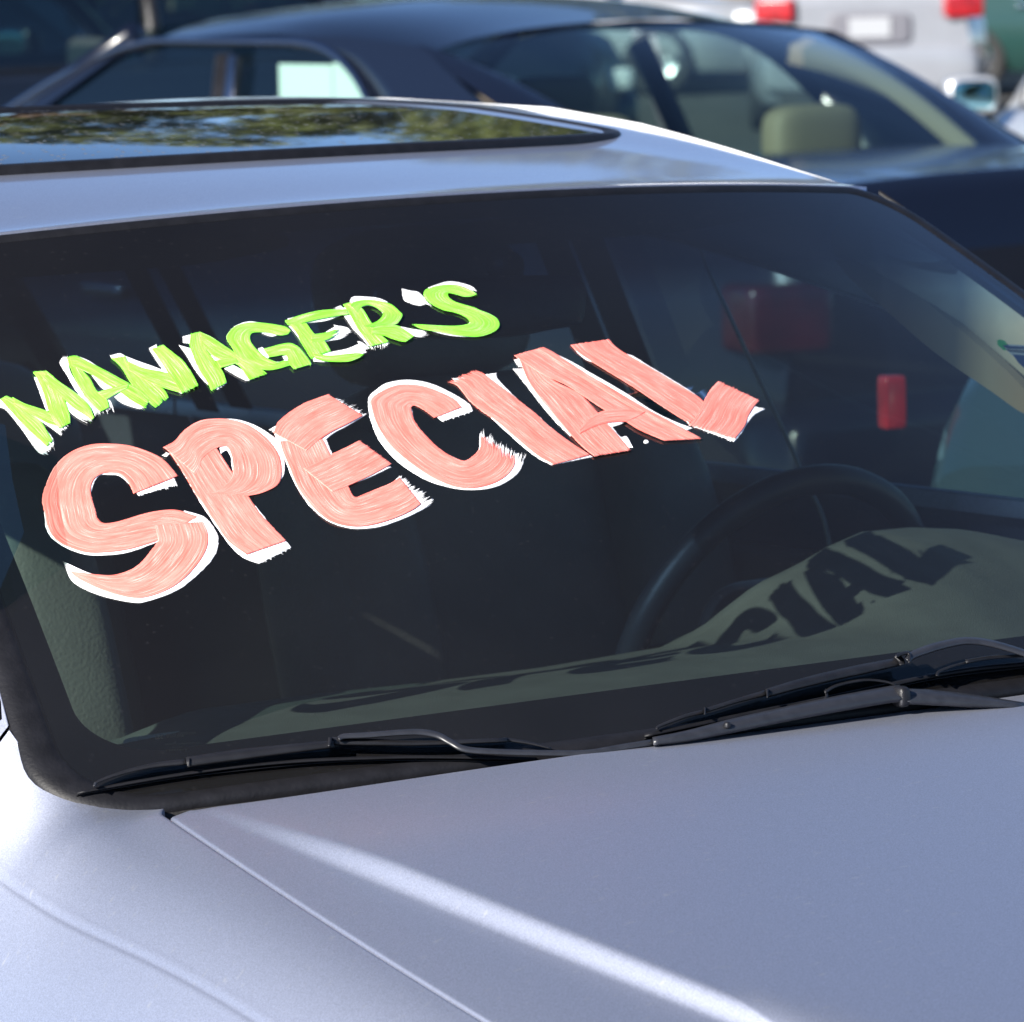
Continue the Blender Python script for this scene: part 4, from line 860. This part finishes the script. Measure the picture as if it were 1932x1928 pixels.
        if s < 0 and trimmat: b = MB(); b.tube([np.array(p)+[s*.012, -.05, 0] for p in q], .019, 6); b.obj('pillar_strip', M['chrome'], root, off=False)
        # rear pillar meets the roof; front pillar
        b = MB(); b.tube([(s*.70, yA0+.06, belt-.03), (s*(a+.04), .80, belt+.26), (s*(a), yA1+.02, top-.075)], .035, 8); b.obj('a_pillar', paint, root, off=False)
        # lamps, mirror, wheels
        lx, lz, lw, lh = lamp
        b = MB(); b.rbox((s*lx*1.05, yR+.05, lz), (lw, lampd, lh), .22, rotz(s*.28)); tl = b.obj('taillight', mat('red_lamp', lampcol, .25, coat=.3, noise=.4, nscale=14), root, off=False)
        if rev: b = MB(); b.rbox((s*lx*1.0, yR-.03, lz-.02), (lw*.3, .05, lh*.35), .5, rotz(s*.28)); rev and b.obj('reverse_lamp', mat('pale_lamp', (.7, .6, .6), .1, coat=1), tl, off=False)
        b = MB(); b.rbox((s*.66, yF-.12, .68), (.34, .2, .15), .4, rotz(-s*.3)); b.obj('headlight', mat('clear_lamp', (.7, .72, .74), .08, coat=1), root, off=False)
        b = MB(); b.rbox((s*.97, .92, belt+.05), (.19, .10, .13), .5); mi_ = b.obj('door_mirror', paint, root, off=False)
        b = MB(); b.rbox((s*.97, .865, belt+.05), (.15, .012, .10), .5); b.obj('mirror_glass', mat('mirror_glass', (.20, .38, .42), .05, metal=1), mi_, off=False)
        for yy in (.98, -.05): b = MB(); b.rbox((s*.915, yy-.85, .80), (.03, .18, .03), .5); b.obj('door_handle', M['chrome'], root, off=False)
        for yy in (L*.30, -L*.30): wheel(root, s*.80, yy, .33, False, z0=.33)
    # front and rear glass
    xs = np.linspace(-1, 1, 20)
    wr_ = np.array([[(x*(a-.03+(bw-a+.03)*t), yt+(yb-yt)*t-.06*(1-x*x)+.0, top-.035-drop-.04*x*x*(1-t)+(trunk+.03-top+drop+.035)*t+.03*math.sin(PI*t)) for x in xs] for t in np.linspace(0, 1, 12)])
    rg = o('rear_window', wr_, glass); 
    e1 = wr_[:, 0]; e2 = wr_[:, -1]
    for e, s in ((e1, -1), (e2, 1)):
        e = e.copy(); e[0] += [0, .06, .008]
        out = np.array([[s*(.60+(.70-.60)*t), yt+.02+(yb-yt)*t, top-.10-drop+(trunk-top+drop+.10)*t+.03*math.sin(PI*t)] for t in np.linspace(0, 1, 12)])
        out[0] += [0, .06, .004]; o('rear_pillar', np.array([e+[0, 0, -.004], e*.5+out*.5+[0, 0, .018], out]), paint, flip=(s > 0))
        inn = e+[-s*.05, .02, -.03]; o('pillar_lining', np.array([e-[0, 0, .012], inn, out-[s*.07, .0, .05]]), interior, flip=(s < 0))
    wf = np.array([[(x*(a-.02+(.70-a+.02)*t), yA1+(yA0+.05-yA1)*t+.10*(1-x*x), top-.035-.03*x*x*(1-t)+(belt-.03-top+.035)*t+.03*math.sin(PI*t)) for x in xs] for t in np.linspace(0, 1, 12)])
    o('windshield', wf, glass, flip=True)
    # cabin inside
    b = MB(); b.box((0, yb+.22, trunk-.03), (1.25, .5, .03)); b.obj('rear_shelf', interior, root, False, off=False)
    for x, y in ((-.36, .1), (.36, .1)):
        b = MB(); b.rbox((x, y, .85), (.48, .14, .62), .4, rotx(.25)); st = b.obj('front_seat', interior, root, off=False)
        b = MB(); b.rbox((x, y-.12, 1.20), (.26, .10, .16), .5); b.obj('headrest', interior, st, off=False)
    b = MB(); b.rbox((0, -.98, .84), (1.25, .16, .50), .3, rotx(.3)); st = b.obj('rear_seat', interior, root, off=False)
    for x in (-.34, .34): b = MB(); b.rbox((x, -1.10, 1.14), (.27, .10, .17), .5); b.obj('headrest', interior, st, off=False)
    if plate:
        b = MB(); b.rbox((0, yR-.005, .78), (.62, .05, .24), .3); rc = b.obj('plate_recess', mat('recess_grey', (.12, .12, .14), .5), root, off=False)
        b = MB(); b.box((0, yR-.04, .785), (.31, .01, .15)); b.obj('licence_plate', mat('blank_plate', (.30, .31, .33), .4), rc, False, off=False)
    if extras: extras(root, yR)
    return root
navy = mat('navy_black_paint', (.004, .006, .014), .22, coat=.45, coat_rough=.02, spec=.25)
def navy_extra(root, yR):
    b = MB(); b.rbox((-.30, yR-.035, .845), (.22, .012, .035), .4); b.obj('badge', M['chrome'], root, off=False)
    b = MB()   # window sticker: two sheets of paper inside the far rear door window
    pm = mat('paper_sheet', (.72, .75, .72), .7); b.box((-.60, -.56, 1.22), (.006, .23, .26)); b.obj('price_sheet', pm, root, False, off=False); b = MB(); b.box((-.60, -.325, 1.215), (.006, .23, .26)); b.obj('price_sheet', pm, root, False, off=False)
make_car('dark navy sedan seen from behind with chrome window arches, directly beyond the silver roof', navy, 5.31, 7.59, .03, drop=.03, lampcol=(.03, .002, .004), interior=mat('tan_seat_leather', (.17, .14, .095), .7), a=.60, yt=-.85, yb=-1.56, bw=.50, top=1.49, belt=1.00, trunk=1.09, extras=navy_extra, lamp=(.70, .83, .20, .15), plate=False, trimmat=mat('dark_bright_trim', (.22, .24, .30), .2, metal=1), wr_end=-.86)
def at(px, py, D): return CAM+D*ray(px, py)
def place(px, py, D, lx, ly, az):
    """centre of a car so that its point (lx, ly) stands D metres away along a line of sight"""
    p_ = at(px, py, D); c, s = math.cos(az), math.sin(az); return p_[0]-lx*c-ly*s, p_[1]+lx*s-ly*c
teal = mat('dark_teal_paint', (.022, .045, .058), .3, coat=1)
white_p = mat('white_car_paint', (.20, .21, .235), .35, coat=1, noise=.04, nscale=8)
green_p = mat('dark_green_paint', (.012, .045, .040), .35, coat=.6)
black_p = mat('black_car_paint', (.006, .007, .010), .3, coat=.6)
silver2 = mat('pale_silver_paint', (.55, .56, .58), .35, metal=.6, coat=.6)
make_car('dark teal car parked crosswise, red tail lamp seen through the right of the windshield', teal, 4.45, 1.45, PI/2, a=.6, belt=1.0, trunk=1.06, top=1.46, lamp=(.80, .985, .032, .078), plate=False, lampd=.034)
x, y = place(1640, 10, 42, 0, -2.35, .70)
make_car('white sedan far behind at the top right, rear bumper and licence plate showing', white_p, x, y, .70, lamp=(.66, .93, .30, .17), trunk=1.12, belt=1.05)
x, y = place(2120, 60, 50, 0, 0, .70+PI/2)
make_car('dark green car in the far top right corner beyond the white sedan', green_p, x, y, .70+PI/2, top=1.75, belt=1.15, trunk=1.15, glass=M['darkglass'])
x, y = place(1838, 215, 19, -.97, .865, .47)
make_car('silver car cut by the right edge, door mirror beside the navy roof pillar', silver2, x, y, .47, top=1.5, belt=1.0)
x, y = place(60, 110, 21, 0, 0, 1.35)
make_car('black car in the dark top left corner behind the navy sedan', black_p, x, y, 1.35, top=1.72, belt=1.18, trunk=1.2, L=5.0, glass=M['darkglass'], interior=M['lining'])
x, y = place(480, 20, 33, 0, 0, 1.5)
make_car('second black car far back above the navy roof', black_p, x, y, 1.5, top=1.75, belt=1.15, trunk=1.2, glass=M['darkglass'], interior=M['lining'])
x, y = place(960, -20, 52, 0, 0, .72+PI/2)
make_car('pale silver car far back, a sliver above the navy roof', silver2, x, y, .72+PI/2, top=1.5)
x, y = place(-330, 60, 27, 0, 0, 1.2)
make_car('dark teal car beyond the top left edge of the photo', teal, x, y, 1.2, top=1.6, glass=M['darkglass'])

# ------------------------------------------------------------------ ground
gm = mat('asphalt', (.055, .053, .05), .9, noise=.35, nscale=2.5, bump=.6, bscale=90)
g = MB(); g.add([(-900, -900, 0), (900, -900, 0), (900, 900, 0), (-900, 900, 0)], [(0, 1, 2, 3)]); o = g.obj('ground', gm, None, False, off=False); o['kind'] = 'structure'; o['label'] = 'grey asphalt of the car lot'
lm = mat('white_lot_paint', (.75, .75, .72), .7, noise=.15, nscale=30)
g = MB()
for k in range(-3, 8):
    for yy in (-2.6, 4.6, 16.): g.box((-1.5+k*2.9, yy+2.5, .005), (.10, 5.0, .002))
o = g.obj('parking_lines', lm, None, False, off=False); o['kind'] = 'structure'; o['label'] = 'white bay lines on the asphalt'
p_ = at(1780, 175, 52); g = MB(); u_ = np.array([math.cos(.72), -math.sin(.72)]); v_ = np.array([u_[1]*-1, u_[0]])
def strip(n, d0, d1, z, m):
    q = [p_[:2]+u_*a+v_*b_ for a, b_ in ((-60, d0), (60, d0), (60, d1), (-60, d1))]
    V = [(*a, 0) for a in q]+[(*a, z) for a in q]; o = mesh(n, V, [(4, 5, 6, 7), (0, 1, 5, 4), (1, 2, 6, 5), (2, 3, 7, 6), (3, 0, 4, 7)], m, None, False, off=False); o['kind'] = 'structure'; return o
strip('kerb', 0, .2, .14, mat('pale_concrete', (.5, .46, .4), .85, noise=.1))
strip('verge', .2, 90, .12, mat('tan_soil', (.30, .20, .11), .95, noise=.3, nscale=1.5))

# ------------------------------------------------------------------ trees behind the lot (they stand above the frame and show in the roofs)
leafm = mat('tree_leaves', (.062, .078, .018), .55, noise=.5, nscale=.6); bark = mat('tree_bark', (.12, .085, .06), .9, noise=.3, nscale=6, bump=.5)
def tree_mesh(seed, h, w):
    r = np.random.default_rng(seed); b = MB(); n = 9
    trunk = [(0, 0, 0), (.1, .05, h*.2), (0, .2, h*.4), (-.1, .1, h*.62)]; b.tube(cr(trunk, 4), np.linspace(h*.03, h*.012, 13), 8)
    tips = []
    for k in range(n):
        a = 2*PI*k/n+r.uniform(-.3, .3); z0 = h*r.uniform(.22, .5); L_ = w*r.uniform(.5, .95)
        e = (math.cos(a)*L_, math.sin(a)*L_, z0+h*r.uniform(.08, .35)); b.tube(cr([(0, .1, z0), (e[0]*.5, e[1]*.5, z0+h*.07), e], 4), np.linspace(h*.012, h*.004, 9), 6); tips.append(e)
    cl = tips+[(r.normal(0, w*.40), r.normal(0, w*.40), h*r.uniform(.45, .97)) for _ in range(26)]
    P_ = []
    for c in cl:
        k = 330; s_ = w*r.uniform(.16, .34); d = r.normal(0, 1, (k, 3)); d /= np.linalg.norm(d, axis=1)[:, None]
        P_.append(np.array(c)+d*s_*(r.random(k)**.35)[:, None]*np.array([1, 1, .8]))
    P_ = np.concatenate(P_); N = len(P_); sz = h*.012*(.6+r.random(N)); a = r.normal(0, 1, (N, 3)); a /= np.linalg.norm(a, axis=1)[:, None]
    c_ = np.cross(a, r.normal(0, 1, (N, 3))); c_ /= np.linalg.norm(c_, axis=1)[:, None]; d_ = np.cross(a, c_)
    V = np.stack([P_+c_*sz[:, None], P_+d_*sz[:, None]*.55, P_-c_*sz[:, None], P_-d_*sz[:, None]*.55], 1).reshape(-1, 3)
    return b, V, [(4*i, 4*i+1, 4*i+2, 4*i+3) for i in range(N)]
protos = []
for k, (h, w) in enumerate(((12, 5.2), (10.5, 4.6), (13, 4.8))):
    b, V, Fc = tree_mesh(20+k, h, w)
    t = empty('tree', 'leafy green tree behind the lot, mirrored in the sunroof', 'tree', (0, 0, 0), 0, 'trees behind the car lot')
    b.obj('trunk', bark, t, off=False); mesh('crown', V, Fc, leafm, t, False, off=False); protos.append(t)
spots = []
rr = random.Random(5)
for k in range(17):
    az = math.radians(5+5.4*k+rr.uniform(-1.5, 1.5)); D = rr.uniform(58, 68); spots.append((CAM[0]+D*math.sin(az), CAM[1]+D*math.cos(az), rr.uniform(0, 6.28), rr.uniform(.76, .90)))
for k, (x, y, r_, s_) in enumerate(spots):
    src = protos[k % 3]
    if k < 3: t = src
    else:
        t = src.copy(); COL.objects.link(t)
        for ch in list(src.children): c = ch.copy(); COL.objects.link(c); c.parent = t
    t.location = (x, y, 0); t.rotation_euler = (0, 0, r_); t.scale = (s_,)*3
